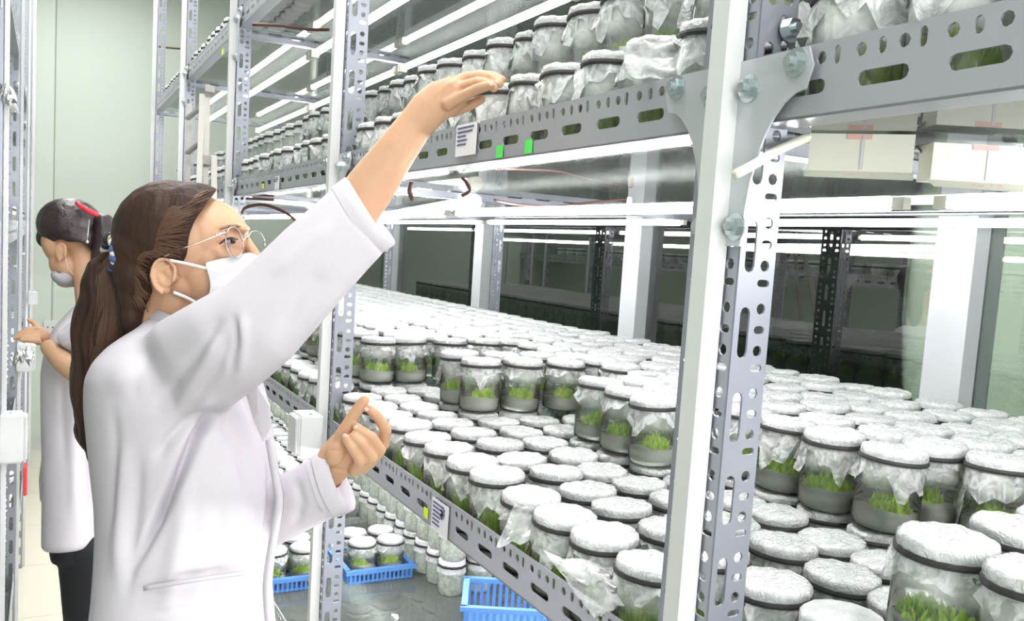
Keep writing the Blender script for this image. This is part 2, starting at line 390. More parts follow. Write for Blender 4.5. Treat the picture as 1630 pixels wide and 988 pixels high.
# ================================================================= CULTURE JARS
RJ, HJ = .0405, .104
def jar_body():
    mb = MB(); mb.lathe([(.0, .001), (.034, .001), (.0395, .004), (RJ, .010), (RJ, .074), (.0385, .082), (.036, .086), (.036, .092)], 24); return mb.mesh('glass_body', M['jar'], True)
def agar():
    mb = MB(); mb.lathe([(0, .003), (.036, .003), (.039, .010), (.039, .027), (0, .0275)], 20); return mb.mesh('agar_gel', M['agar'], True)
def moss(seed, Z0=.026, HS=1, roots=40):
    r = random.Random(seed); mb = MB()
    cl = [(r.uniform(-.014, .014), r.uniform(-.014, .014), r.uniform(.012, .02)) for _ in range(3)]
    for i in range(330):
        cx, cy, cr = r.choice(cl); a = r.uniform(0, 2*PI); q = cr*math.sqrt(r.random())*1.15
        x, y = cx+q*math.cos(a), cy+q*math.sin(a)
        k = math.hypot(x, y)
        if k > .035: x *= .035/k; y *= .035/k
        h = (.010+.013*r.random())*(1.15-.5*(q/cr)**2)*HS
        z0 = Z0-.004*r.random(); w = .0016+.0012*r.random(); b = r.uniform(0, PI)
        lx, ly = r.uniform(-.35, .35)*h, r.uniform(-.35, .35)*h
        dx, dy = w*math.cos(b), w*math.sin(b); zm = z0+h*.55
        vs = [(x-dx, y-dy, z0), (x+dx, y+dy, z0), (x+lx*.5+dx*1.4, y+ly*.5+dy*1.4, zm), (x+lx*.5-dx*1.4, y+ly*.5-dy*1.4, zm), (x+lx, y+ly, z0+h)]
        mb.add(vs, [(0, 1, 2, 3), (3, 2, 4)])
    mb.cur = 1
    for i in range(roots):
        cx, cy, cr = r.choice(cl); x, y = cx+r.uniform(-.6, .6)*cr, cy+r.uniform(-.6, .6)*cr
        mb.add([(x-.002, y, .026), (x+.002, y, .026), (x+r.uniform(-.003, .003), y+.002, .026-r.uniform(.006, .016))], [(0, 1, 2)])
    return mb.mesh('moss_tuft', [M['moss'], M['moss_dark']])
def band(): 
    mb = MB(); n = 22
    prof = [(.0388, .0865), (.0420, .0865), (.0428, .0892), (.0420, .0920), (.0388, .0920), (.0388, .0865)]
    mb.lathe(prof, n); return mb.mesh('rubber_band', M['band'], False)
def cap(seed, long=1.0):
    """film stretched over the mouth, folded down, held by the band, with a ruffled skirt below"""
    r = random.Random(seed); n = 40; mb = MB()
    ph = [r.uniform(0, 2*PI) for _ in range(6)]; lob = [r.choice((3, 4, 5)), r.choice((7, 9)), r.choice((13, 16))]
    long_a = r.uniform(0, 2*PI); lg = r.uniform(.3, 1)
    rings = []
    for (rad, z, kind) in [(.0, .1035, 0), (.014, .104, 0), (.027, .1035, 0), (.0365, .1025, 0), (.0398, .1003, 1), (.0405, .096, 1), (.0398, .0905, 1)]:
        ring = []
        for k in range(n):
            a = 2*PI*k/n; dz = .0006*math.sin(5*a+ph[0])*min(1, rad/.02)+.0007*math.sin(11*a+ph[1])*min(1, rad/.03)
            rr = rad*(1+(.012*math.sin(17*a+ph[2]) if kind else 0)); ring.append((rr*math.cos(a), rr*math.sin(a), z+dz))
        rings.append(ring)
    def join(rs):
        vs = [p for R in rs for p in R]; fs = []
        for i in range(len(rs)-1):
            for k in range(n): fs.append((i*n+k, i*n+(k+1) % n, (i+1)*n+(k+1) % n, (i+1)*n+k))
        mb.add(vs, fs)
    join(rings)
    mb.cur = 1; sk = []
    for t in (0, .25, .5, .75, 1):
        ring = []
        for k in range(n):
            a = 2*PI*k/n
            ln = .013+.007*math.sin(lob[0]*a+ph[3])+.005*math.sin(lob[1]*a+ph[4])+.018*lg*max(0, math.cos(a-long_a))**4
            ln *= long
            wob = .0035*math.sin(lob[2]*a+ph[5])+.0025*math.sin(lob[1]*2*a+ph[2])
            rr = .0392+t*(.0055+.0035*math.sin(lob[0]*a+ph[1]))+wob*t
            ring.append((rr*math.cos(a), rr*math.sin(a), .0875-t*ln))
        sk.append(ring)
    join(sk)
    return mb.mesh('film_cap', [M['film'], M['skirt']], True)
JB, JA, JR = jar_body(), agar(), band()
JBU = JB.copy(); JBU.materials.clear(); JBU.materials.append(M['jar_foggy'])
JM = [moss(i) for i in range(7)]; JMT = [moss(30+i, .010, 2.1, 0) for i in range(4)]; JC = [cap(20+i) for i in range(9)]; JCU = [cap(50+i, 1.9) for i in range(8)]
# far jars: one simple multi-material mesh
def far_jar(seed):
    r = random.Random(seed); mb = MB()
    mb.cur = 0; mb.lathe([(.036, .001), (RJ, .012), (RJ, .076), (.037, .086)], 9)
    mb.cur = 1; mb.lathe([(.0, .004), (.033, .004), (.034, .024), (.034, .026)], 7)
    mb.cur = 2; mb.lathe([(.036, .024), (.033, .034+.004*r.random()), (.018, .043), (0, .038)], 7)
    mb.cur = 3; mb.lathe([(.044, .066), (.0405, .083), (.0405, .098), (.037, .103), (.0, .1045)], 12)
    mb.cur = 4; mb.lathe([(.0405, .083), (.0438, .083), (.0438, .0895), (.0405, .0895)], 10)
    return mb
FAR_M = [M['jar'], M['agar'], M['moss'], M['film_far'], M['band']]
FJ = [far_jar(i) for i in range(5)]
def edge_mid(y):
    for a, b, e in ((-9, .30, .66), (.30, .50, .655), (.50, .68, 1.02), (.68, .84, .955), (.84, 1.04, .925), (1.04, 1.19, .825), (1.19, 1.33, .85), (1.33, 1.56, 1.0), (1.56, 1.70, .70), (1.70, 1.84, 1.0)):
        if a <= y < b: return e
    return .66
def edge_up(y): return .655
def edge_low(y): return 1.0 if y > 1 else 1.05
jars = []        # (level, layer, x, y, z, row, col)
KEEP = []
for tx, ty, o_, w_ in ((600, 885, -.02, .15), (452, 900, 0, .15)):
    q = at_plane(tx, ty, 2, ZB[0]+.05); KEEP.append((q.x+o_, q.y, w_))
q = at_plane(812, 975, 2, ZB[0]+.10); KEEP.append((q.x+.06, q.y+.09, .20))
def fill(level, zs, xs0, edge, y0, y1, cols, first=None):
    pitch = .0915; ny = int((y1-y0)/pitch)
    for j in range(ny):
        y = y0+j*pitch
        fr = (y-(Y1-.026)) % L
        for i in range(cols):
            x = xs0+i*pitch
            if x > X0+D-.055: break
            if first and x < first(y): continue
            if level == 'low' and any(abs(x-q[0]) < q[2] and abs(y-q[1]) < q[2] for q in KEEP): continue
            if (fr < .05+.045 and x < X0+.05+.045) or (fr > L-.045 and x < X0+.09): continue     # post stands here
            e = edge(y); jx, jy = random.uniform(-.0045, .0045), random.uniform(-.0045, .0045)
            if (fr < .04 or fr > L-.04) and False: continue
            if x < e+.19: jars.append((level, 0, x+jx, y+jy, zs, i, j))
            if x >= e-.01: jars.append((level, 1, x+jx*1.5, y+jy*1.5, zs+HJ+.001, i, j))
fill('middle', ZB[1]+.0105, .588, edge_mid, -.45, 5.35, 11)
fill('upper', ZB[2]+.0105, .588, edge_up, -.30, 5.35, 5)
fill('low', ZB[0]+.0105, .60, edge_low, 1.25, 5.35, 11, lambda y: 1.24 if y < 1.98 else (1.0 if y < 3.1 else .60))
fill('top', ZB[3]+.0105, .60, lambda y: 9, .7, 5.35, 11)
top_extra = [j for j in jars if j[0] == 'top']
jars = [j for j in jars if j[0] != 'top']
for j in range(52):
    for i in range(10):
        x, y = .60+i*.0905, .70+j*.0895
        if (y-(Y1-.026)) % L < .08 and x < .63: continue
        jars.append(('top', 0, x+random.uniform(-.004, .004), y, ZB[3]+.0105, i, j))
cand = []; far = {}
for j in jars:
    px, py, d = proj((j[2], j[3], j[4]+.05))
    vis = d > .2 and -60 < px < 1700 and -70 < py < 1060
    if not vis:
        if j[3] > .2: far.setdefault(j[0], []).append(j)
        continue
    lim = {'middle': 9, 'upper': .80, 'low': 1.25, 'top': -1}[j[0]]
    if j[1] == 0 and j[0] == 'middle' and j[2] > edge_mid(j[3])+.10: far.setdefault(j[0], []).append(j); continue
    if j[1] == 0 and j[0] == 'upper' and j[2] > .61: far.setdefault(j[0], []).append(j); continue
    if j[2] > lim: far.setdefault(j[0], []).append(j); continue
    cand.append((d*(1.25 if j[0] == 'low' else 1), j))
cand.sort(key=lambda t: t[0])
near, rest = cand[:290], cand[290:]
for d, j in rest: far.setdefault(j[0], []).append(j)
ORD = ['first', 'second', 'third', 'fourth', 'fifth', 'sixth', 'seventh', 'eighth', 'ninth', 'tenth', 'eleventh', 'twelfth', 'thirteenth', 'fourteenth', 'fifteenth']
BAY = {-1: 'foreground bay right of the thick post', 0: 'bay left of the thick near post', 1: 'bay beyond the second post', 2: 'bay beyond the third post', 3: 'far bay', 4: 'farthest bay'}
BN = {-1: 'foreground bay', 0: 'bay left of thick post', 1: 'bay beyond second post', 2: 'bay beyond third post', 3: 'far bay', 4: 'farthest bay'}
GRP = {'middle': 'film-capped moss jars on the middle shelf', 'upper': 'film-capped moss jars on the upper shelf', 'low': 'film-capped moss jars on the lowest shelf', 'top': 'film-capped jars on the top shelf'}
idx = {}
def jkey(j): return (j[0], j[1], j[5], math.floor((j[3]-(Y1-.026))/L))
for d, j in sorted(near, key=lambda t: t[1][3]): idx.setdefault(jkey(j), []).append(j)
for d, J in near:
    lv, ly, x, y, z, i, jn = J; kk = jkey(J); n_ = idx[kk].index(J)
    sh_ = {'middle': 'middle shelf', 'upper': 'upper shelf', 'low': 'lowest shelf'}[lv]
    lab = '%s jar, %s, %s, %s row from aisle, %s in view' % ('top-layer' if ly else 'bottom-layer', sh_, BN[kk[3]], ORD[i], ORD[n_] if n_ else 'nearest')
    r = empty('culture_jar', (x, y, z), random.uniform(0, 2*PI)); tag(r, lab, 'jar', GRP[lv])
    tl = random.uniform(-.05, .05); r.rotation_euler[0] = tl; r.rotation_euler[1] = random.uniform(-.05, .05)
    if ly == 1 or (lv == 'middle' and x < edge_mid(y)-.07): r.scale = (1, 1, 1+random.uniform(0, .06))
    new('glass_body', JBU if lv == 'upper' else JB, r); ag = new('agar_gel', JA, r); mo = new('moss_tuft', random.choice(JM), r)
    if i == 0 and ly == 0: ag.scale = (.97, .97, .3); mo.data = random.choice(JMT)
    new('film_cap', random.choice(JCU if lv == 'upper' or random.random() < .4 else JC), r); new('rubber_band', JR, r)
for lv, lst in far.items():
    V, Fs, MI = [], [], []; b = 0; FC = []
    for (l_, ly, x, y, z, i, jn) in lst:
        fj = random.choice(FJ); a = random.uniform(0, 2*PI); c, s = math.cos(a), math.sin(a)
        A = np.array(fj.v); P = np.empty_like(A); P[:, 0] = A[:, 0]*c-A[:, 1]*s+x; P[:, 1] = A[:, 0]*s+A[:, 1]*c+y; P[:, 2] = A[:, 2]+z
        V.append(P); FC.append(np.array(fj.f)+b); MI += fj.mi; b += len(A)
    me = bpy.data.meshes.new('culture_jars'); me.from_pydata(np.concatenate(V).tolist(), [], np.concatenate(FC).tolist())
    for mm in FAR_M: me.materials.append(mm)
    me.polygons.foreach_set('material_index', MI); me.polygons.foreach_set('use_smooth', [True]*len(MI)); me.update()
    o = new('culture_jars', me); tag(o, 'mass of distant film-capped moss jars filling the rest of the %s shelf' % {'middle': 'middle', 'upper': 'upper', 'low': 'lowest', 'top': 'top'}[lv], 'jars', GRP[lv], 'stuff')
print('jars', len(jars), 'near', len(near), 'far', {k: len(v) for k, v in far.items()})
# loose film peaks above the upper shelf
def film_peak(x, y, z, h, lab, lean=0):
    mb = MB(); n = 12; rings = []
    for t in range(6):
        k = t/5; rr = .016*(1-k)**1.3+.0045
        rings.append([(lean*k*h+rr*(1+.35*math.sin(5*a*2*PI/n+k*3))*math.cos(2*PI*a/n), rr*(1+.3*math.cos(4*a))*math.sin(2*PI*a/n)*.7, h*k) for a in range(n)])
    vs = [p for R in rings for p in R]; fs = [(i*n+k, i*n+(k+1) % n, (i+1)*n+(k+1) % n, (i+1)*n+k) for i in range(5) for k in range(n)]
    mb.add(vs, fs); o = mb.build('film_twist', M['film'], loc=(x, y, z), smooth=True); tag(o, lab, 'plastic film')
p = at_plane(925, 62, 0, .70); film_peak(p.x, p.y, p.z-.012, .050, 'twisted film end standing up like a white finger above the upper shelf jars')
p = at_plane(1108, 42, 0, .66); film_peak(p.x, p.y, p.z-.005, .036, 'leaning film twist on the upper shelf beside the thick post', -.5)
# crumpled film draped between upper-shelf jars
def drape(pts, d, lab, seed, mt='drape', amp=.006):
    r = random.Random(seed); P0 = [at(px, py, d+dd) for px, py, dd in pts]
    a, b_, c, e_ = P0; n = 14; vs = []; fs = []
    for i in range(n+1):
        for j in range(n+1):
            u, v = i/n, j/n; p = (a*(1-u)+b_*u)*(1-v)+(e_*(1-u)+c*u)*v
            vs.append(p+FWD*amp*(math.sin(7*u+3*v+seed)+math.sin(11*v-5*u+seed*2)*.8+r.uniform(-.5, .5))+UP*amp*.5*math.sin(13*u+seed))
    for i in range(n):
        for j in range(n): fs.append((i*(n+1)+j, (i+1)*(n+1)+j, (i+1)*(n+1)+j+1, i*(n+1)+j+1))
    c0 = sum(P0, Vector())/4; mb = MB().add([v-c0 for v in vs], fs); o = mb.build('plastic_film', M[mt], loc=c0, smooth=True); tag(o, lab, 'plastic film')
drape([(985, 75, 0), (1075, 55, 0), (1100, 130, -.03), (1000, 120, -.03)], .91, 'wide crumpled film draped over upper shelf jars beside the thick post', 3, 'drape', .004)
drape([(1265, 10, 0), (1330, -20, 0), (1330, 80, -.0), (1268, 110, -.0)], .815, 'crumpled film hanging behind the bolted beam right of the thick post', 5, 'drape', .004)
drape([(865, 880, .0), (1000, 905, 0), (1035, 950, -.02), (945, 985, -.02)], .955, 'crumpled clear film skirt hanging over the beam bottom right of centre', 8, 'drape', .005)
drape([(820, 800, .0), (880, 815, 0), (850, 860, -.02), (790, 870, -.02)], 1.135, 'pointed film flap hanging over the lower beam left of the green jars', 9, 'drape', .004)
# ================================================================= STICKERS, LABELS ON THE BEAMS
def beam_quad(pts, z0, name, mt, lab, cat, extra=None, proud=.002):
    """thin sheet on the aisle face of a beam; pts in (y, z above beam underside)"""
    e = MB(); (ya, za), (yb, zb) = pts
    e.box((0, 0, 0), (.0008, abs(yb-ya), abs(zb-za)))
    o = e.build(name, mt, loc=(X0+.003-proud, (ya+yb)/2, z0+(za+zb)/2)); tag(o, lab, cat); return o
p = at_plane(794, 241, 0, X0); q = at_plane(840, 233, 0, X0)
for pp, lab in ((p, 'left bright green sticker on the upper beam'), (q, 'right bright green sticker on the upper beam')):
    beam_quad([(pp.y-.009, 0), (pp.y+.009, .017)], pp.z-.0085, 'sticker', M['green_st'], lab, 'sticker')
p = at_plane(677, 816, 0, X0); beam_quad([(p.y-.008, 0), (p.y+.008, .016)], p.z-.008, 'sticker', M['lime'], 'lime yellow sticker left of the paper label on the middle beam', 'sticker')
p = at_plane(418, 296, 0, X0); beam_quad([(p.y-.012, 0), (p.y+.012, .014)], p.z-.007, 'sticker', M['lime'], 'yellow sticker on the upper beam right of the glasses', 'sticker')
p = at_plane(354, 82, 0, X0); beam_quad([(p.y-.02, 0), (p.y+.02, .018)], p.z-.009, 'sticker', M['lime'], 'tiny yellow sticker on the top beam above the ladder', 'sticker')
def paper(px, py, w, h, lab, lines, blot):
    p = at_plane(px, py, 0, X0); e = empty('paper_label', (X0-.0002, p.y, p.z)); tag(e, lab, 'label')
    MB().box((0, 0, 0), (.0008, w, h)).build('sheet', M['paper'], e)
    t = MB(); rr = random.Random(int(px))
    for k in range(lines):
        z = h*.38-k*h*.13; x = w*.42
        while x > (.0 if k > 1 else -.25)*w:
            ww = rr.uniform(.05, .12)*w; t.box((-.0008, x-ww/2, z), (.0006, ww, h*.055)); x -= ww+.02*w
    if blot:
        for k in range(9): t.box((-.0008, -w*.18+rr.uniform(-.12, .12)*w, rr.uniform(-.02, .32)*h), (.0006, w*.09, h*.09))
    t.build('printed_text', M['ink'], e)
paper(700, 824, .062, .05, 'white printed paper label with blue print on the middle beam', 6, True)
paper(742, 222, .070, .046, 'pale paper label on the upper beam beneath the reaching hand', 5, False)
paper(441, 291, .05, .035, 'small white label on the upper beam beyond the second post', 3, False)
# ================================================================= CARDBOARD BOXES UNDER THE UPPER SHELF (near bay)
def cbox(pl, pr, zt, lab, hh, dd=.03):
    a = at_plane(pl[0], pl[1], 2, zt); b = at_plane(pr[0], pr[1], 2, zt); a = Vector(a); b = Vector(b)
    dv = (b-a); ln = dv.length; u = dv.normalized(); n = Vector((-u.y, u.x, 0)); n = n if n.dot(FWD) > 0 else -n
    c = (a+b)/2+n*dd/2-Vector((0, 0, hh/2)); e = empty('cardboard_box', c, math.atan2(u.y, u.x)); tag(e, lab, 'box')
    sgn = 1 if (Matrix.Rotation(e.rotation_euler.z, 3, 'Z') @ Vector((0, 1, 0))).dot(n) > 0 else -1
    MB().box((0, 0, 0), (ln, dd, hh)).build('box_body', M['board'], e)
    MB().add([(-ln/2-.004, -sgn*dd/2, -hh/2), (ln/2+.001, -sgn*dd/2, -hh/2), (ln/2+.001, -sgn*(dd/2+.012), -hh/2-.008), (-ln/2-.001, -sgn*(dd/2+.012), -hh/2-.007)], [(0, 1, 2, 3)]).build('flap', M['board'], e)
    MB().box((-ln*.02, -sgn*(dd/2+.0004), hh*.42), (ln*.24, .0006, hh*.14)).build('red_print', M['redtape'], e)
    MB().box((ln*.02, -sgn*(dd/2+.0004), 0), (.003, .0006, hh*.9)).build('tape_strip', M['white'], e)
    t = MB(); rr = random.Random(3)
    for k in range(12): t.box((-ln*.15+k*ln*.028, -sgn*(dd/2+.005), -hh/2-.0035+rr.uniform(-.001, .001)), (ln*.018, .002, .0006))
    t.build('printed_text', M['redtape'], e); return e
cbox((1290, 212), (1458, 214), ZB[2]+.002, 'cream cardboard box under the upper shelf nearest the thick post', .033)
cbox((1487, 226), (1660, 236), ZB[2]-.004, 'cream cardboard box under the upper shelf at the right frame edge', .032)
a, b = at_plane(1235, 203, 2, ZB[2]+.0), at_plane(1629, 221, 2, ZB[2]+.0)
o = MB().tube([a+FWD*.04, (a+b)/2+FWD*.045-Vector((0, 0, .0015)), b+FWD*.05], .0028, 8).build('seam_strip', M['steel2'], smooth=True); tag(o, 'thin grey stand-in for the reflection seam above the cardboard boxes', 'seam')  # stands in for the seam where boxes meet their reflection in the glass
def wire(pts, r, mt, lab, name='cable', cat='cable'):
    P = [Vector(p) for p in pts]; out = []
    for i in range(len(P)-1):
        p0, p1, p2, p3 = P[max(i-1, 0)], P[i], P[i+1], P[min(i+2, len(P)-1)]
        for k in range(5):
            t = k/5; out.append(.5*((2*p1)+(p2-p0)*t+(2*p0-5*p1+4*p2-p3)*t*t+(3*p1-p0-3*p2+p3)*t**3))
    out.append(P[-1]); c = out[0].copy(); o = MB().tube([p-c for p in out], r, 6).build(name, M[mt], loc=c, smooth=True); tag(o, lab, cat); return o
wire([at(1462, 232, .80), at(1467, 240, .80), at(1470, 256, .80), at(1476, 272, .80)], .0016, 'redtape', 'short red and black wire between the two cardboard boxes')
wire([at(1458, 232, .79), at(1469, 245, .79), at(1475, 270, .79)], .001, 'wire_dark', 'thin black wire beside the red wire between the cardboard boxes')
wire([at(1170, 278, .725), at(1200, 262, .735), at(1240, 238, .755), at(1285, 219, .79)], .0045, 'wire_white', 'flat cream cable slanting from the thick post to the cardboard box')
wire([at(786, 318, 1.7), at(830, 326, 1.72), at(885, 328, 1.7), at(950, 321, 1.7), at(1004, 317, 1.68)], .0022, 'wire', 'dark red wire sagging under the upper shelf left of the thick post')
wire([at(1003, 314, 1.66), at(1001, 330, 1.66)], .006, 'wire_white', 'cream tube connector hanging at the end of the dark red wire')
wire([at(655, 290, 1.5), at(652, 305, 1.5), at(657, 318, 1.5)], .004, 'wire', 'short dark cable end hanging behind the raised forearm')
wire([at(735, 283, 1.5), at(742, 290, 1.5), at(748, 303, 1.5), at(735, 312, 1.5)], .003, 'wire', 'curled red cable end hanging beside the skewed tube light')
wire([at(372, 316, 2.9), at(400, 316, 2.9), at(436, 318, 2.9)], .0045, 'wire', 'brown cable bundle under the upper shelf in front of the glasses')
wire([at(385, 340, 2.8), at(392, 330, 2.8), at(420, 326, 2.8), at(450, 336, 2.8), at(470, 350, 2.8)], .005, 'wire', 'loose brown cable curving down in front of the woman\'s forehead')
wire([at(402, 39, 2.3), at(450, 41, 2.3), at(490, 47, 2.3), at(525, 47, 2.3)], .004, 'wire', 'red-brown cable lying along the cross brace under the top shelf')
wire([at_plane(252, 74, 0, X0+.05), at_plane(270, 76, 0, X0+.09), at_plane(296, 78, 0, X0+.16)], .006, 'wire', 'short red-brown cable between far posts near the top shelf')
# ================================================================= BASKETS ON THE LOW SHELF
def basket(c, w, d, h, lab, rz=0):
    e = empty('plastic_basket', c, rz); tag(e, lab, 'basket')
    r = MB(); t = .006
    r.box((0, -d/2, h), (w+.02, .016, .012)).box((0, d/2, h), (w+.02, .016, .012)).box((-w/2, 0, h), (.016, d, .012)).box((w/2, 0, h), (.016, d, .012)); r.build('rim', M['blue'], e)
    n = 15
    for side in (-1, 1):
        for k in range(n): MB().box((-w/2+w*(k+.5)/n, side*d/2, h/2), (w/n*.5, .004, h)).build('slat', M['blue'], e)
        for k in range(9): MB().box((side*w/2, -d/2+d*(k+.5)/9, h/2), (.004, d/9*.5, h)).build('slat', M['blue'], e)
    MB().box((0, 0, .004), (w, d, .006)).build('base', M['blue'], e)
    return e
p = at_plane(812, 975, 2, ZB[0]+.10); basket((p.x+.06, p.y+.09, ZB[0]+.012), .26, .20, .09, 'blue slatted plastic basket at the bottom edge under the middle beam', math.radians(-27))
trays = []
p = at_plane(600, 885, 2, ZB[0]+.05); basket((p.x-.02, p.y, ZB[0]+.011), .20, .20, .035, 'blue plastic tray beneath the green jars right of the white cuff')
p = at_plane(452, 900, 2, ZB[0]+.05); basket((p.x, p.y, ZB[0]+.011), .20, .20, .035, 'blue plastic tray on the low shelf beside the coat front')
for ti, (tx, ty, wh) in enumerate(((600, 885, 'right of the white cuff'), (452, 900, 'beside the coat front'))):
    p = at_plane(tx, ty, 2, ZB[0]+.05); ox = -.02 if ti == 0 else 0
    for a in range(2):
        for b_ in range(2):
            r = empty('culture_jar', (p.x+ox-.045+.09*a, p.y-.045+.09*b_, ZB[0]+.021), random.uniform(0, 6)); tag(r, 'jar with green moss in the blue tray %s, %s' % (wh, ('near aisle', 'far aisle', 'near window', 'far window')[a*2+b_]+' corner'), 'jar', GRP['low'])
            new('glass_body', JB, r); new('agar_gel', JA, r); new('moss_tuft', random.choice(JM), r); new('film_cap', random.choice(JC), r); new('rubber_band', JR, r)
# ================================================================= LADDER IN THE AISLE BEYOND
lad = empty('step_ladder', (0, 0, 0)); tag(lad, 'folded aluminium step ladder leaning against the rack above the woman\'s head', 'ladder')
dl = 2.9
def rail(p, q, r, nm):
    P, Q = at(*p), at(*q); dv = (Q-P); c = (P+Q)/2; R = dv.to_track_quat('Z', 'Y').to_matrix()
    MB().box(c, (r*2.2, r, dv.length), R=R).build(nm, M['alu'], lad)
def down(p): return at(p[0], p[1], p[2])
for a, b in (((302, 165, dl+.1), (290, 620, dl+.1)), ((331, 135, dl), (318, 620, dl-.1)), ((322, 150, dl), (305, 620, dl-.2)), ((341, 248, dl-.05), (338, 620, dl-.25))): rail(a, b, .008, 'side_rail')
for y in (185, 240, 300, 360, 430): rail((298, y+4, dl+.06), (330, y-22, dl), .008, 'step')
MB().box(at(333, 255, dl-.03), (.045, .02, .03)).build('hinge', M['alu'], lad)
MB().box(at(334, 142, dl-.02), (.03, .02, .02)).build('top_bracket', M['alu'], lad)
# ================================================================= LEFT RACK CONTENTS, WALL SOCKET
def lfilm(px, py, d, s, lab, seed):
    r = random.Random(seed); c = at_plane(px, py, 0, XL-.005) if px < 10 else at(px, py, d); n = 12; vs = []; fs = []
    for i in range(n+1):
        for j in range(n+1):
            u, v = i/n*2-1, j/n*2-1; vs.append(Vector((u*s*.35+r.uniform(-.1, .1)*s, v*s, (1-abs(u)*.6)*r.uniform(-.3, .5)*s-abs(v)*.4*s)))
    for i in range(n):
        for j in range(n): fs.append((i*(n+1)+j, (i+1)*(n+1)+j, (i+1)*(n+1)+j+1, i*(n+1)+j+1))
    o = MB().add(vs, fs).build('plastic_film', M['film'], loc=c, smooth=True); tag(o, lab, 'plastic film')
lfilm(2, 145, 1.85, .07, 'crumpled film bag on the left rack at the frame edge', 1)
lfilm(40, 560, 2.55, .06, 'crumpled film under the dark-haired woman\'s reaching hand', 2)
cnt = 0
lay = []
for zi, z in enumerate([H-1.2, H-.62, H-.06, H+.5]):
    for yi in range(34):
        for xi in range(2): lay.append(('left', 0, XL-.075-.09*xi, 1.5+yi*.14, z+.012, xi, yi))
V, FC, MI = [], [], []; b = 0
for (l_, ly, x, y, z, i, jn) in lay:
    fj = random.choice(FJ); A = np.array(fj.v)+np.array((x, y, z)); V.append(A); FC.append(np.array(fj.f)+b); MI += fj.mi; b += len(A)
me = bpy.data.meshes.new('culture_jars'); me.from_pydata(np.concatenate(V).tolist(), [], np.concatenate(FC).tolist())
for mm in FAR_M: me.materials.append(mm)
me.polygons.foreach_set('material_index', MI); me.polygons.foreach_set('use_smooth', [True]*len(MI))
o = new('culture_jars', me); tag(o, 'film-capped jars standing on the left rack shelves', 'jars', 'film-capped jars on the left rack', 'stuff')
p = at_plane(80, 525, 1, YEND-.02)
e = empty('wall_socket', p); tag(e, 'white wall socket on the green end wall above the reaching hand', 'socket')
new('face_plate', bevel(MB().box((0, 0, 0), (.085, .014, .13)).mesh('face_plate', M['white']), .003), e)
for dx, dz in ((-.015, .02), (.015, .02), (-.015, -.03), (.015, -.03)): MB().box((dx, -.008, dz), (.006, .003, .012)).build('pin_hole', M['wire_dark'], e)
p = at_plane(40, 762, 0, XL+.012); o = new('red_tag', bevel(MB().box((0, 0, 0), (.012, .10, .12)).mesh('red_tag', M['red']), .003), None, p); tag(o, 'red plastic strip low on the left rack beside the floor', 'sign')
# ================================================================= PEOPLE
def sphere_pts(c, A, B, D, nu=20, nv=12):
    vs = [c+D]; 
    for i in range(1, nv):
        t = PI*i/nv
        for k in range(nu):
            q = 2*PI*k/nu; vs.append(c+D*math.cos(t)+(A*math.cos(q)+B*math.sin(q))*math.sin(t))
    vs.append(c-D); fs = []
    for k in range(nu): fs.append((0, 1+k, 1+(k+1) % nu))
    for i in range(nv-2):
        for k in range(nu): a = 1+i*nu+k; b = 1+i*nu+(k+1) % nu; fs.append((a, a+nu, b+nu, b))
    last = len(vs)-1; o = 1+(nv-2)*nu
    for k in range(nu): fs.append((last, o+(k+1) % nu, o+k))
    return vs, fs
class Blob(MB):
    """solid pieces, placed by pixel and distance; fused to one skin by voxel remesh"""
    def ell(s, px, py, d, rx, ry, th, ang=0):
        c = at(px, py, d); k = d/F; ca, sa = math.cos(ang), math.sin(ang)
        s.add(*sphere_pts(c, (RIGHT*ca+DOWN*sa)*rx*k, (-RIGHT*sa+DOWN*ca)*ry*k, FWD*th)); return s
    def cone(s, chain, n=14):
        """chain of (px,py,d,radius_px): balls joined by tapered tubes"""
        P = [(at(x, y, d), r*d/F) for x, y, d, r in chain]
        for i, (p, r) in enumerate(P):
            s.add(*sphere_pts(p, Vector((r, 0, 0)), Vector((0, r, 0)), Vector((0, 0, r)), n, 8))
            if i:
                q, rq = P[i-1]; s.tube([q, p], [rq, r], n)
        return s
    def loft(s, secs, n=28, ex=2.0):
        """secs: (px,py,d,half_px,thick_m,(dirx,diry)) rings across the screen direction, from end to end"""
        vs = []; fs = []
        for (px, py, d, hw, th, dr) in secs:
            c = at(px, py, d); l = math.hypot(*dr); nx, ny = -dr[1]/l, dr[0]/l
            A = (RIGHT*nx+DOWN*ny)*hw*d/F; B = FWD*th
            for k in range(n):
                q = 2*PI*k/n; cx, sx = math.cos(q), math.sin(q)
                vs.append(c+A*math.copysign(abs(cx)**(2/ex), cx)+B*math.copysign(abs(sx)**(2/ex), sx))
        for i in range(len(secs)-1):
            for k in range(n): fs.append((i*n+k, i*n+(k+1) % n, (i+1)*n+(k+1) % n, (i+1)*n+k))
        fs.append(tuple(range(n-1, -1, -1))); fs.append(tuple((len(secs)-1)*n+k for k in range(n)))
        return s.add(vs, fs)
def smooth_np(V, E, it, f=.5):
    a, b = E[:, 0], E[:, 1]; n = len(V); cnt = np.bincount(a, minlength=n)+np.bincount(b, minlength=n); cnt = np.maximum(cnt, 1)
    for _ in range(it):
        S = np.stack([np.bincount(a, V[b, k], n)+np.bincount(b, V[a, k], n) for k in range(3)], 1)/cnt[:, None]
        V = V+(S-V)*f
    return V
def mesh_np(me):
    V = np.empty(len(me.vertices)*3); me.vertices.foreach_get('co', V); E = np.empty(len(me.edges)*2, dtype=np.int64); me.edges.foreach_get('vertices', E)
    return V.reshape(-1, 3), E.reshape(-1, 2)
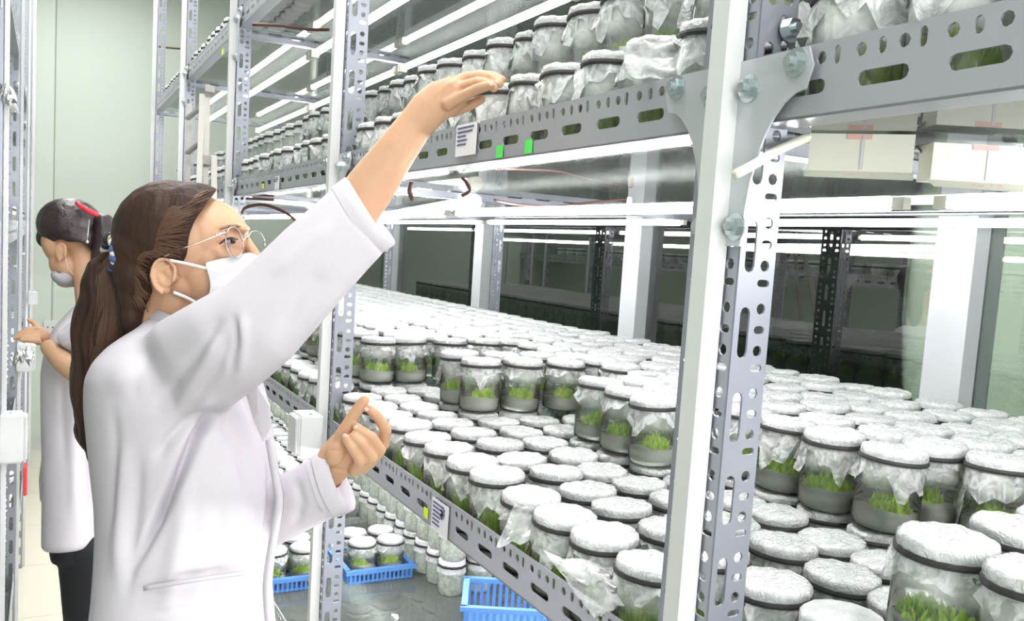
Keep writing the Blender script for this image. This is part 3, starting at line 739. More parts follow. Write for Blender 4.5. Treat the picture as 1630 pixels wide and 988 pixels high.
def fuse(blob, voxel, it=4):
    me = blob.mesh('tmp', M['white'])
    o = bpy.data.objects.new('tmp', me); C.objects.link(o)
    md = o.modifiers.new('r', 'REMESH'); md.mode = 'VOXEL'; md.voxel_size = voxel
    dg = bpy.context.evaluated_depsgraph_get(); r = bpy.data.meshes.new_from_object(o.evaluated_get(dg))
    bpy.data.objects.remove(o); bpy.data.meshes.remove(me)
    V, E = mesh_np(r)
    if it: V = smooth_np(V, E, it)
    r.vertices.foreach_set('co', V.ravel()); r.update(); return r
def projn(V):
    P = V-np.array([0, 0, H]); R_, D_, F_ = np.array(RIGHT), np.array(DOWN), np.array(FWD); z = P@F_
    return np.stack([PX+F*(P@R_)/z, PY+F*(P@D_)/z, z], 1)
def folds(me, fl, it=1, side=-1):
    """press real creases (amp<0) and raised folds (amp>0) into the side of the cloth that faces the aisle camera"""
    V, E = mesh_np(me); Nn = np.empty(len(V)*3); me.vertices.foreach_get('normal', Nn); Nn = Nn.reshape(-1, 3)
    Q = projn(V); fac = np.clip(-(Nn@np.array(FWD))*2.5, 0, 1) if side < 0 else np.ones(len(V)); disp = np.zeros(len(V))
    for line, wd, amp in fl:
        best = np.full(len(V), 1e9); tt = np.zeros(len(V)); n = len(line)-1
        for i in range(n):
            a = np.array(line[i], float); b = np.array(line[i+1], float); ab = b-a
            t = np.clip(((Q[:, :2]-a)@ab)/(ab@ab), 0, 1); dd = np.hypot(*(Q[:, :2]-a-t[:, None]*ab).T)
            up = dd < best; best[up] = dd[up]; tt[up] = (i+t[up])/n
        disp += amp*np.exp(-(best/wd)**2)*np.clip(np.sin(PI*np.clip(tt, .02, .98))*1.6, 0, 1)
    V = V+Nn*(disp*fac)[:, None]; V = smooth_np(V, E, it, .4)
    me.vertices.foreach_set('co', V.ravel()); me.update(); return me
def place(me, name, mt, parent, smooth=True):
    o = parent.location; V, E = mesh_np(me); V = V-np.array(o); me.vertices.foreach_set('co', V.ravel())
    me.materials.clear(); me.materials.append(mt)
    me.polygons.foreach_set('material_index', [0]*len(me.polygons)); me.polygons.foreach_set('use_smooth', [smooth]*len(me.polygons)); me.update(); me.name = name
    return new(name, me, parent)
def joinm(ms):
    b = bmesh.new()
    for m_ in ms: b.from_mesh(m_)
    r = bpy.data.meshes.new('j'); b.to_mesh(r); b.free(); return r
def part(mb, name, mt, parent, smooth=True):
    me = mb.mesh(name, mt, smooth); mi = list(mb.mi)
    V, E = mesh_np(me); me.vertices.foreach_set('co', (V-np.array(parent.location)).ravel()); me.update()
    return new(name, me, parent)
def spline(pts, n=6):
    P = [np.array(p, float) for p in pts]; out = []
    for i in range(len(P)-1):
        p0, p1, p2, p3 = P[max(i-1, 0)], P[i], P[i+1], P[min(i+2, len(P)-1)]
        for k in range(n):
            t = k/n; out.append(.5*((2*p1)+(p2-p0)*t+(2*p0-5*p1+4*p2-p3)*t*t+(3*p1-p0-3*p2+p3)*t**3))
    out.append(P[-1]); return out
skin = mat('skin', (.55, .315, .19), .5, 0, .35, sss=.12, var=(18, .4, (.61, .37, .235)), bump=(160, .04))
skin_r = mat('skin_nail', (.74, .48, .38), .3)
coat = mat('white_lab_coat', (.585, .545, .595), .85, 0, .15, bump=(420, .06), var=(4, .4, (.61, .575, .62)))
maskm = mat('white_mask', (.68, .68, .71), .8, 0, .2, bump=(300, .1))
hairm = mat('brown_hair', (.022, .012, .009), .58, 0, .2, bump=(55, .5, (1, 1, .25)), var=(14, .3, (.06, .03, .018)))
strandm = mat('hair_strand_brown', (.15, .07, .036), .45, 0, .4, var=(9, .3, (.035, .018, .012)))
black_hair = mat('black_hair', (.014, .012, .014), .4, 0, .5, bump=(55, .4), var=(14, .3, (.04, .02, .02)))
gold = mat('glasses_metal', (.45, .42, .42), .3, .9)
blackc = mat('black_trousers', (.008, .008, .012), .8)
dark = mat('dark_iris', (.02, .012, .01), .2)
eyew = mat('eye_white', (.55, .48, .44), .3)
lens = see_through('spectacle_lens', (.9, .9, .95), .02, .01, 1.3, (.97, .97, .98))
redc = mat('red_clip', (.7, .03, .05), .4)
brown = mat('brown_bracelet', (.30, .07, .03), .4)
# ---------------------------------------------------------------- woman in the foreground
g = at(280, 700, 1.35); W1 = empty('person', (g.x, g.y, 0))
tag(W1, 'woman in white lab coat, glasses and white mask reaching up to the upper shelf', 'person', 'two women in white lab coats and masks')
dH = 1.335
hd = Blob()
hd.ell(288, 384, dH, 92, 84, .071); hd.ell(333, 378, dH, 61, 62, .060); hd.ell(345, 412, dH, 46, 42, .054)
hd.ell(332, 442, dH, 48, 46, .050); hd.ell(362, 476, dH, 24, 20, .028); hd.ell(384, 364, dH-.022, 11, 8, .016); hd.ell(388, 364, dH+.022, 9, 8, .016)
hd.ell(352, 402, dH-.040, 22, 15, .014, .2); hd.ell(374, 432, dH, 28, 24, .030)
hd.cone([(391, 378, dH, 6), (402, 400, dH, 9), (412, 420, dH, 12)]); hd.cone([(280, 430, dH, 46), (272, 500, dH+.01, 49), (268, 560, dH+.01, 56)])
hd.ell(292, 452, dH-.016, 34, 26, .034, .35)
# ear
hd.ell(261, 436, dH-.066, 15, 23, .010, -.08); hd.ell(262, 460, dH-.066, 10, 9, .007)
ear = spline([(276, 446), (279, 430), (270, 415), (255, 413), (244, 424), (242, 441), (248, 457), (258, 466)], 5)
hd.cone([(x, y, dH-.076, 3.6) for x, y in ear], 8)
hd.cone([(x, y, dH-.073, 2.8) for x, y in spline([(268, 424), (257, 424), (252, 436), (257, 450), (266, 455), (274, 448)], 4)], 8)
hd.ell(278, 441, dH-.064, 6, 8, .010)
head = fuse(hd, .0021, 3)
folds(head, [([(352, 376), (364, 372), (380, 374)], 7, -.004), ([(256, 430), (262, 440), (268, 444)], 6, -.005), ([(348, 396), (362, 399), (380, 396)], 5, -.0015)], 1)
# raised right forearm and hand
dA = 1.145
fa = Blob(); fa.loft([(470, 440, 1.17, 40, .036, (.8, -.6)), (555, 345, 1.165, 41, .035, (.72, -.7)), (590, 298, 1.16, 39, .033, (.7, -.72)), (632, 238, 1.15, 32, .027, (.6, -.8)), (660, 200, 1.145, 29, .021, (.58, -.8)), (684, 172, 1.14, 31, .018, (.68, -.73)), (706, 156, 1.138, 32, .0165, (.78, -.62)), (728, 146, 1.134, 27, .0145, (.86, -.5)), (738, 141, 1.134, 20, .010, (.9, -.4))])
fing = [[(712, 140, 1.150, 10), (735, 128, 1.150, 10.5), (766, 120, 1.146, 9), (785, 121, 1.138, 8), (799, 127, 1.128, 7)],
        [(714, 136, 1.142, 11), (744, 124, 1.140, 10.5), (768, 121, 1.132, 9.5), (785, 125, 1.122, 8.5), (795, 133, 1.114, 7.5)],
        [(712, 148, 1.132, 11), (736, 139, 1.128, 10.5), (760, 131, 1.120, 9.5), (776, 133, 1.110, 8.5), (786, 140, 1.102, 7.5)],
        [(712, 166, 1.124, 10), (732, 155, 1.118, 10), (754, 144, 1.108, 9), (768, 139, 1.100, 8.5), (780, 136, 1.094, 7.5)],
        [(696, 176, 1.150, 12), (722, 176, 1.160, 10.5), (746, 168, 1.158, 9), (766, 158, 1.150, 7.5)]]
for f in fing: fa.cone(f, 12)
arm = fuse(fa, .0016, 3)
folds(arm, [([(690, 155), (712, 135), (735, 124)], 3.0, .0012), ([(722, 147), (750, 135)], 2.5, -.002), ([(640, 270), (668, 235)], 6, -.0015)], 1)
# lowered left hand, palm towards the viewer
dB = 1.30
lh = Blob(); lh.loft([(470, 805, 1.335, 30, .027, (.8, -.5)), (505, 775, 1.32, 27, .024, (.7, -.7)), (522, 752, 1.31, 27, .021, (.5, -.86)), (538, 730, 1.30, 33, .018, (.55, -.83)), (556, 716, 1.298, 36, .017, (.72, -.7)), (574, 712, 1.30, 30, .015, (.85, -.5)), (588, 708, 1.302, 20, .012, (.9, -.4))])
lf = [[(533, 722, 1.292, 15), (546, 690, 1.282, 12.5), (561, 664, 1.276, 10.5), (573, 646, 1.272, 9.5), (580, 637, 1.270, 8.5)],          # thumb
      [(592, 722, 1.315, 11), (610, 706, 1.320, 10.5), (614, 684, 1.300, 9.5), (602, 664, 1.284, 8.5), (590, 652, 1.275, 8)],           # index
      [(588, 736, 1.305, 11), (604, 716, 1.295, 10.5), (592, 696, 1.278, 9.5), (576, 686, 1.270, 8.5), (568, 680, 1.268, 7.5)],         # middle
      [(578, 744, 1.296, 11), (592, 728, 1.280, 10), (576, 706, 1.266, 9), (563, 694, 1.264, 8)],                                       # ring
      [(564, 748, 1.288, 10.5), (574, 734, 1.272, 9.5), (560, 712, 1.262, 8.5), (550, 697, 1.262, 7.5)]]                               # little
for f in lf: lh.cone(f, 12)
lh.ell(536, 718, 1.286, 17, 26, .016, .35)
hand = fuse(lh, .0016, 3)
folds(hand, [([(522, 716), (536, 717), (552, 716)], 2.2, -.0016), ([(556, 742), (561, 730), (574, 722)], 2.2, -.0014), ([(530, 745), (560, 752)], 3, -.001)], 1)
# inner trunk and legs so that the body is one figure
tr = Blob(); tr.loft([(270, 540, 1.35, 50, .09, (0, 1)), (290, 620, 1.36, 75, .11, (0, 1)), (300, 760, 1.37, 75, .09, (0, 1)), (300, 900, 1.37, 75, .09, (0, 1)), (295, 1060, 1.36, 85, .12, (0, 1))])
tr.cone([(280, 590, 1.26, 44), (350, 540, 1.19, 42), (470, 440, 1.17, 38)]); tr.cone([(300, 600, 1.48, 46), (350, 740, 1.46, 40), (400, 830, 1.40, 34), (480, 800, 1.335, 28)])
hipc = at(290, 1060, 1.36)
def leg(B_, x, y, z0, dx, dy, r0, r1):
    for i in range(33):
        t = i/32; c = Vector((x+dx*t, y+dy*t, z0+(.10-z0)*t)); r = r0+(r1-r0)*t+(.008*math.sin(PI*t*2) if t > .5 else 0)
        B_.add(*sphere_pts(c, Vector((r, 0, 0)), Vector((0, r, 0)), Vector((0, 0, z0/11)), 16, 8))
for s in (-1, 1): leg(tr, hipc.x+s*.012, hipc.y+s*.085, .84, 0, s*.01, .072, .04)
trunk = fuse(tr, .006, 3)
place(joinm([head, arm, hand, trunk]), 'body', skin, W1)
# nails
nl = Blob()
for (x, y, d, a) in ((583, 651, 1.266, .6), (566, 680, 1.260, -.6), (549, 693, 1.255, .2), (782, 134, 1.087, -.3), (791, 131, 1.106, .3)): nl.ell(x, y, d, 4.2, 3.2, .0015, a)
part(nl, 'fingernails', skin_r, W1)['kind'] = 'stuff'
# lab coat ---------------------------------------------------------
ct = Blob()
rows = [(508, 244, 326, .072), (520, 236, 336, .085), (535, 216, 350, .115), (552, 196, 372, .145), (575, 178, 392, .168), (600, 167, 402, .175), (640, 164, 414, .172), (690, 164, 424, .160), (740, 166, 434, .150), (790, 169, 442, .142), (840, 171, 440, .142), (890, 170, 430, .146), (940, 168, 424, .152), (1000, 161, 428, .160), (1100, 152, 440, .172), (1200, 148, 452, .182), (1262, 146, 458, .186)]
ct.loft([((a+b)/2, y, 1.352, (b-a)/2, th, (0, 1)) for y, a, b, th in rows], 40, 2.25)
ct.loft([(245, 650, 1.33, 60, .050, (.9, -.5)), (270, 615, 1.275, 82, .070, (.85, -.55)), (308, 582, 1.225, 88, .072, (.8, -.6)), (360, 548, 1.188, 84, .068, (.78, -.62)), (412, 512, 1.17, 77, .062, (.77, -.64)), (455, 468, 1.168, 73, .060, (.76, -.65)), (500, 420, 1.166, 70, .058, (.76, -.65)), (545, 376, 1.165, 66, .056, (.8, -.6)), (578, 344, 1.165, 64, .055, (.81, -.59))], 32, 2.1)
ct.loft([(300, 610, 1.47, 60, .06, (.2, 1)), (335, 690, 1.47, 58, .06, (.3, 1)), (380, 800, 1.44, 56, .058, (.5, .8)), (410, 828, 1.40, 54, .056, (.9, -.2)), (440, 814, 1.36, 50, .052, (.93, -.35)), (480, 793, 1.335, 50, .046, (.92, -.38)), (512, 777, 1.32, 51, .042, (.905, -.42)), (528, 769, 1.315, 53, .041, (.905, -.42))], 30, 2.1)
ct.ell(242, 604, 1.262, 72, 62, .090); cm = fuse(ct, .0042, 16)
FL = [([(352, 652), (330, 672), (312, 698), (285, 755), (250, 830), (205, 915)], 7, -.030), ([(345, 648), (300, 668), (268, 700), (245, 735)], 9, -.010), ([(350, 640), (300, 650), (250, 640)], 16, .006),
      ([(250, 650), (285, 600), (330, 545), (355, 500)], 8, -.006), ([(275, 660), (320, 590), (352, 530)], 9, .006), ([(300, 655), (345, 590), (368, 520)], 8, -.005),
      ([(372, 500), (376, 545), (366, 600)], 6, -.006), ([(386, 500), (388, 545), (380, 600)], 8, .006), ([(210, 640), (220, 590), (245, 556)], 9, -.004),
      ([(440, 540), (480, 470), (520, 430)], 14, -.004), ([(430, 440), (480, 400), (530, 350)], 12, .003), ([(480, 560), (540, 490), (590, 420)], 10, .003),
      ([(200, 700), (192, 800), (186, 930)], 12, .007), ([(222, 720), (215, 820), (200, 960)], 10, -.006), ([(180, 640), (185, 740), (178, 860)], 8, -.004),
      ([(349, 652), (362, 700), (380, 760), (398, 820), (406, 880)], 3, -.004), ([(300, 740), (285, 860), (262, 985)], 16, .006), ([(352, 780), (345, 880), (330, 985)], 14, -.004),
      ([(425, 740), (432, 800), (420, 860)], 8, -.010), ([(412, 700), (424, 760), (416, 860), (414, 980)], 5, .006), ([(227, 936), (310, 922), (390, 910)], 2.5, -.0035), ([(236, 976), (310, 966), (392, 954)], 2.5, -.003), ([(395, 905), (398, 985)], 2.5, -.003),
      ([(388, 626), (402, 660), (416, 700)], 6, -.012), ([(402, 622), (420, 650), (430, 690)], 6, .006), ([(455, 840), (500, 812), (545, 800)], 3, -.003), ([(470, 760), (480, 800), (470, 840)], 7, -.005)]
folds(cm, FL, 2)
# open the cuffs: hollow the sleeve ends
place(cm, 'lab_coat', coat, W1)
darkcuff = mat('cuff_inside', (.55, .53, .56), .9)
def cuff(px, py, d, hw, th, dr, nm):
    l = math.hypot(*dr); nx, ny = -dr[1]/l, dr[0]/l; A = (RIGHT*nx+DOWN*ny)*hw*d/F; B = FWD*th; ax = (RIGHT*dr[0]+DOWN*dr[1])/l
    mb = MB(); n = 32; vs = []; prof = [(1.0, -.012), (1.02, -.002), (1.02, .010), (.99, .012), (.95, .010), (.93, -.002), (.90, -.022)]
    for f_, o_ in prof:
        for k in range(n):
            q = 2*PI*k/n; vs.append(at(px, py, d)+(A*math.cos(q)+B*math.sin(q))*f_+ax*(o_+.002*math.sin(2*q)))
    fs = [(i*n+k, i*n+(k+1) % n, (i+1)*n+(k+1) % n, (i+1)*n+k) for i in range(len(prof)-1) for k in range(n)]
    mb.add(vs, fs); part(mb, nm, coat, W1)
cuff(578, 344, 1.165, 64, .055, (.81, -.59), 'cuff'); cuff(530, 768, 1.314, 53, .041, (.905, -.42), 'cuff')
# collar and lapel
def sheet(pts, th, name, mt, par, off=0):
    """cloth piece from a screen polygon (px,py,d), fan-triangulated with real thickness"""
    P = [at(*p) for p in pts]; c = sum(P, Vector())/len(P)-FWD*off; n = len(P); mb = MB()
    vs = [c]+P+[c+FWD*th]+[p+FWD*th for p in P]
    fs = [(0, 1+k, 1+(k+1) % n) for k in range(n)]+[(n+1, n+2+(k+1) % n, n+2+k) for k in range(n)]+[(1+k, n+2+k, n+2+(k+1) % n, 1+(k+1) % n) for k in range(n)]
    mb.add(vs, fs); return part(mb, name, mt, par, False)
def ribbon(path, wd, th, name, mt, par, smooth=True):
    """flat band following (px,py,d) points, wd px wide"""
    P = spline(path, 5); mb = MB(); vs = []; fs = []
    for i, p in enumerate(P):
        a = P[max(i-1, 0)]; b = P[min(i+1, len(P)-1)]; dx, dy = b[0]-a[0], b[1]-a[1]; l = math.hypot(dx, dy) or 1; nx, ny = -dy/l*wd/2, dx/l*wd/2
        for (s1, s2) in ((1, 0), (-1, 0), (-1, 1), (1, 1)): vs.append(at(p[0]+nx*s1, p[1]+ny*s1, p[2])+FWD*th*s2)
    for i in range(len(P)-1):
        for k in range(4): fs.append((i*4+k, i*4+(k+1) % 4, i*4+4+(k+1) % 4, i*4+4+k))
    fs += [(3, 2, 1, 0), tuple(len(vs)-4+k for k in range(4))]
    mb.add(vs, fs); return part(mb, name, mt, par, smooth)
col = Blob(); 
n = 30
for ring in range(1):
    vs = []; fs = []
    prof = [(50, 500, 44, .070), (50, 512, 52, .082), (50, 528, 60, .094), (50, 524, 57, .090), (50, 508, 48, .075), (50, 500, 42, .067)]
    for _, y, hw, th in prof:
        for k in range(n):
            q = 2*PI*k/n; cx = 284+hw*math.cos(q); yy = y+.30*(hw*math.cos(q))*1.0+6*math.sin(q)**2
            vs.append(at(cx, yy, dH+.005+th*math.sin(q)*.9))
    fs = [(i*n+k, i*n+(k+1) % n, (i+1)*n+(k+1) % n, (i+1)*n+k) for i in range(len(prof)-1) for k in range(n)]
    mb = MB(); mb.add(vs, fs); part(mb, 'collar', coat, W1)
# lapel fold standing off the chest below the raised arm
sheet([(386, 610, 1.27), (408, 612, 1.265), (428, 645, 1.27), (430, 680, 1.28), (418, 702, 1.285), (404, 670, 1.275)], .006, 'lapel', coat, W1, .006)
ribbon([(428, 700, 1.285), (438, 760, 1.285), (444, 800, 1.28), (434, 860, 1.275), (424, 930, 1.272), (428, 1000, 1.27)], 12, .006, 'front_placket', coat, W1)
# pocket with welt
pk = ribbon([(228, 937, 1.198), (300, 925, 1.186), (388, 912, 1.222)], 7, .004, 'pocket_welt', coat, W1)
# trousers and shoes
tb = Blob()
for s in (-1, 1): leg(tb, hipc.x+s*.012, hipc.y+s*.085, .86, 0, s*.01, .088, .056)
place(fuse(tb, .008, 4), 'trousers', blackc, W1)
for s in (-1, 1):
    sh = Blob(); sh.add(*sphere_pts(Vector((hipc.x+s*.012+.045, hipc.y+s*.095, .045)), Vector((.125, 0, 0)), Vector((0, .045, 0)), Vector((0, 0, .043)), 20, 12)); part(sh, 'shoe', M['white'], W1)
# hair ------------------------------------------------------------
def inside(poly, x, y):
    r = np.zeros(len(x), bool); n = len(poly)
    for i in range(n):
        x1, y1 = poly[i]; x2, y2 = poly[(i+1) % n]
        c = ((y1 > y) != (y2 > y)) & (x < (x2-x1)*(y-y1)/((y2-y1) or 1e-9)+x1); r ^= c
    return r
def cut(me, poly, keep_outside=True):
    V, E = mesh_np(me); Q = projn(V); ins = inside(poly, Q[:, 0], Q[:, 1]); b = bmesh.new(); b.from_mesh(me); b.verts.ensure_lookup_table()
    bmesh.ops.delete(b, geom=[b.verts[i] for i in np.nonzero(ins)[0]], context='VERTS')
    for _ in range(14):
        nw = {}
        for v in b.verts:
            nb = [e.other_vert(v) for e in v.link_edges if e.is_boundary]
            if len(nb) == 2: nw[v] = v.co*.4+(nb[0].co+nb[1].co)*.3
        for v, c in nw.items(): v.co = c
    b.to_mesh(me); b.free(); return me
hr = Blob(); hr.ell(276, 376, dH, 93, 90, .083); hr.ell(308, 352, dH, 70, 62, .074); hr.ell(232, 430, dH, 44, 68, .066); hr.ell(225, 470, dH, 30, 46, .052); hr.ell(240, 400, dH, 56, 52, .075); hr.ell(225, 505, dH+.005, 26, 38, .05)
hm = fuse(hr, .003, 5)
FACE = [(352, 270), (346, 303), (328, 328), (312, 352), (301, 378), (300, 405), (292, 422), (276, 414), (258, 409), (243, 420), (238, 442), (246, 468), (247, 520), (246, 560), (430, 600), (470, 270)]
cut(hm, FACE)
hob = place(hm, 'hair', hairm, W1); tag(hob, 'dark brown hair combed back')
so = hob.modifiers.new('s', 'SOLIDIFY'); so.thickness = .004; so.offset = -1
# combed strands over the cap, from hairline back to the tie
HB = Blob(); st = MB(); rr = random.Random(5)
def hair_depth(px, py):
    best = 9
    for (cx, cy, rx, ry, th) in ((276, 376, 93, 90, .083), (308, 352, 70, 62, .074), (232, 430, 44, 68, .066), (225, 470, 30, 46, .052), (240, 400, 56, 52, .075)):
        q = 1-((px-cx)/rx)**2-((py-cy)/ry)**2
        if q > 0: best = min(best, dH-th*math.sqrt(q))
    return best
line = spline([(340, 300), (326, 326), (310, 352), (299, 378), (297, 408), (270, 410), (240, 425), (240, 460), (245, 500)], 8)
for i in range(230):
    s = line[rr.randrange(len(line))]; sx, sy = s[0]-rr.uniform(0, 30), s[1]+rr.uniform(-10, 4)
    ex, ey = 184+rr.uniform(-2, 10), 398+rr.uniform(-16, 22)
    mx, my = (sx+ex)/2+rr.uniform(-6, 6), (sy+ey)/2-(24 if sy < 420 else -14)*max(.15, abs(sx-ex)/150)+rr.uniform(-5, 5)
    P = []
    for t in [k/9 for k in range(10)]:
        x = (1-t)**2*sx+2*t*(1-t)*mx+t*t*ex; y = (1-t)**2*sy+2*t*(1-t)*my+t*t*ey; d = hair_depth(x, y)
        if d < 5: P.append(at(x, y, d-.0012))
    if len(P) > 3: st.tube(P, [.0004]+[.0011]*(len(P)-2)+[.0004], 4, cap=False)
o = part(st, 'combed_strands', strandm, W1); o['kind'] = 'stuff'
pt = Blob(); tail = [(182, 402, 1.345, 17, .024), (169, 425, 1.36, 25, .036), (168, 455, 1.365, 35, .042), (171, 495, 1.375, 47, .046), (164, 540, 1.38, 47, .046), (151, 585, 1.38, 34, .042), (144, 630, 1.375, 26, .036), (144, 670, 1.37, 23, .030), (149, 705, 1.365, 17, .022), (155, 742, 1.36, 5, .007)]
pt.loft([(x, y, d, h, th, (0, 1)) for x, y, d, h, th in tail], 24)
tm = fuse(pt, .003, 4); V, E = mesh_np(tm); Q = projn(V)
V = V+np.array(RIGHT)[None, :]*(.003*np.sin(Q[:, 1]/17+Q[:, 2]*60))[:, None]-np.array(FWD)[None, :]*(.003*np.sin(Q[:, 0]/3.1+np.sin(Q[:, 1]/40)*2))[:, None]
tm.vertices.foreach_set('co', V.ravel()); tob = place(tm, 'ponytail', hairm, W1)
st = MB(); sp = spline([(a, b, c, d_, e_) for a, b, c, d_, e_ in tail], 4)
for i in range(150):
    u = rr.uniform(-1, 1); w_ = math.sqrt(max(0, 1-u*u)); P = []; a0 = rr.uniform(0, 6); sgn = 1
    n1 = rr.randint(18, len(sp)-1)
    for j, p in enumerate(sp[:n1+1]):
        uu = u*(1+.08*math.sin(j*.25+a0)); P.append(at(p[0]+p[3]*uu*1.0, p[1], p[2]-p[4]*w_*.98-.001))
    st.tube(P, [.0005]+[.0013]*(len(P)-2)+[.0004], 4, cap=False)
o = part(st, 'tail_strands', strandm, W1); o['kind'] = 'stuff'
# wavy loose ends
for k in range(3):
    y0 = 575+k*34; x0 = 127-rr.uniform(0, 4); st = MB(); P = [at(x, y, 1.365) for x, y in spline([(x0+10, y0), (x0, y0+22), (x0-5+k, y0+46), (x0+4+k*2, y0+66), (x0+16+k*3, y0+80)], 4)]
    st.tube(P, [.003]*(len(P)-3)+[.0018, .0009, .0003], 5); part(st, 'loose_curl', strandm, W1)
# scrunchie: beaded hair tie
sc = empty('hair_tie', (0, 0, 0)); sc.parent = W1; sc.location = (0, 0, 0)
cols = [mat('tie_white', (.75, .75, .72), .5), mat('tie_blue', (.08, .12, .28), .5), mat('tie_black', (.03, .03, .03), .5), mat('tie_tan', (.45, .36, .24), .5)]
for k in range(26):
    q = 2*PI*k/26; c = at(176+7.5*math.cos(q), 404+27*math.sin(q), 1.335-.055*math.cos(q)); r = .0064+.0014*math.sin(k*2.3)
    b_ = Blob(); b_.add(*sphere_pts(c, RIGHT*r*1.3, DOWN*r, FWD*r, 10, 7)); part(b_, 'hair_tie_bead', cols[(k*k+k//3) % 4], W1)
bpy.data.objects.remove(sc)
# face details ------------------------------------------------------
def skin_d(px, py, ells):
    best = 9
    for (cx, cy, rx, ry, th, dd) in ells:
        q = 1-((px-cx)/rx)**2-((py-cy)/ry)**2
        if q > 0: best = min(best, dd-th*math.sqrt(q))
    return best
EL = [(333, 378, 61, 62, .060, dH), (345, 412, 46, 42, .054, dH), (332, 442, 48, 46, .050, dH), (288, 384, 92, 84, .071, dH), (352, 402, 22, 15, .014, dH-.04), (362, 476, 24, 20, .028, dH), (374, 432, 28, 24, .03, dH), (280, 430, 46, 46, .046, dH)]
sd = lambda x, y: min(skin_d(x, y, EL), dH+.02)
e_ = sd(364, 386)
b_ = Blob(); b_.ell(366, 385, e_+.004, 9, 4.4, .007, -.15); part(b_, 'eye', eyew, W1)
b_ = Blob(); b_.ell(371, 383.5, e_-.0005, 4.4, 4.6, .004); part(b_, 'iris', dark, W1)
b_ = Blob(); b_.cone([(350, 388, sd(350, 388)-.001, 1.2), (358, 381, e_-.004, 1.6), (368, 378.5, e_-.0045, 1.8), (378, 381, sd(378, 381)-.002, 1.2)], 6); part(b_, 'eyelashes', dark, W1)
b_ = Blob(); b_.cone([(352, 391, sd(352, 391)-.0005, .7), (362, 392, e_-.002, .9), (374, 391, sd(374, 391)-.001, .7)], 6); part(b_, 'lower_lid', mat('lid_brown', (.5, .28, .2), .6), W1)  # lower lid line, a slightly darker brown than the skin
browm = mat('eyebrow', (.26, .15, .10), .8)
b_ = Blob(); b_.cone([(350, 365, sd(350, 365)-.0008, 1.2), (362, 360, sd(362, 360)-.001, 2.2), (376, 359, sd(376, 359)-.001, 2.4), (386, 362, dH-.032, 1.6)], 6); part(b_, 'eyebrow', browm, W1)
b_ = Blob(); b_.cone([(393, 362, dH+.020, 2.2), (396, 367, dH+.03, 1.5)], 6); part(b_, 'eyebrow', browm, W1)
# mask
mk = Blob(); mk.loft([(352, 402, dH-.001, 0.5, .002, (0, 1))]+[]) if False else None
def mask_mesh():
    rowsM = [(0.0, [(326, 417), (350, 411), (376, 406), (398, 401), (414, 408)]), (.2, [(329, 430), (352, 424), (380, 418), (404, 414), (424, 420)]), (.4, [(334, 446), (356, 441), (384, 436), (408, 432), (430, 436)]), (.6, [(335, 460), (358, 458), (386, 456), (408, 454), (428, 456)]), (.8, [(330, 474), (352, 476), (380, 480), (402, 478), (418, 474)]), (1, [(312, 490), (336, 498), (362, 506), (386, 504), (400, 494)])]
    vs = []; n = 20
    for ri, (t, pl) in enumerate(rowsM):
        P = spline(pl, 5)
        for k, p in enumerate(P):
            u = k/(len(P)-1); d = dH-.056*math.cos(u*PI/2*1.02)-.004
            vs.append(at(p[0], p[1], d-.005*(ri % 2)))
    nn = len(spline(rowsM[0][1], 5)); return vs, nn, len(rowsM)
vs, nn, nr = mask_mesh(); far_ = [v+FWD*0 for v in vs]
# mirror the mask to the far cheek across the face's middle plane
full = []
for r_ in range(nr):
    row = vs[r_*nn:(r_+1)*nn]; mid = row[-1]; mirror = []
    for v in reversed(row[:-1]):
        dv = v-mid; k = dv.dot(FWD); mirror.append(v-FWD*2*k)
    full += row+mirror
w2 = len(full)//nr; fs = [(i*w2+k, i*w2+k+1, (i+1)*w2+k+1, (i+1)*w2+k) for i in range(nr-1) for k in range(w2-1)]
mb = MB().add(full, fs); o = part(mb, 'face_mask', maskm, W1); so = o.modifiers.new('s', 'SOLIDIFY'); so.thickness = .0015; su = o.modifiers.new('u', 'SUBSURF'); su.levels = su.render_levels = 2
sheet([(326, 478, dH-.058), (314, 482, dH-.055), (316, 488, dH-.055), (307, 491, dH-.053), (312, 497, dH-.053), (310, 503, dH-.052), (330, 506, dH-.05), (345, 496, dH-.052)], .001, 'mask_fold', maskm, W1, .001)
ribbon([(270, 414, dH-.083), (300, 420, dH-.078), (329, 427, dH-.062)], 4.6, .001, 'ear_loop', M['white'], W1)
ribbon([(276, 465, dH-.078), (296, 473, dH-.068), (318, 485, dH-.058)], 4.6, .001, 'ear_loop', M['white'], W1)
# glasses
ge = MB()
def frame(cx, cy, rx, ry, d, tilt, dslope):
    return [at(cx+rx*math.cos(q)*math.cos(tilt)-ry*math.sin(q)*math.sin(tilt), cy+rx*math.cos(q)*math.sin(tilt)+ry*math.sin(q)*math.cos(tilt), d+dslope*math.cos(q)) for q in [2*PI*k/28 for k in range(29)]]
g1 = frame(373, 386, 13.5, 25, dH-.050, -.12, .012); g2 = frame(408, 388, 13.5, 21, dH+.012, -.12, .014)
for nm, gg in (('lens_rim', g1), ('lens_rim', g2)): part(MB().tube(gg, .0009, 6), nm, gold, W1)
for gg in (g1, g2): part(MB().add(gg[:28], [tuple(range(28))]), 'lens', lens, W1, False)
part(MB().tube([g1[0], at(391, 377, dH-.02), at(395, 378, dH-.004), g2[14]], .0010, 6), 'bridge', gold, W1)
part(MB().tube([at(x, y, d) for x, y, d in [(359, 371, dH-.055), (346, 375, dH-.066), (320, 385, dH-.074), (285, 397, dH-.079), (262, 408, dH-.080)]], .0010, 6), 'temple_arm', mat('pale_gold_metal', (.8, .66, .5), .25, .8), W1)
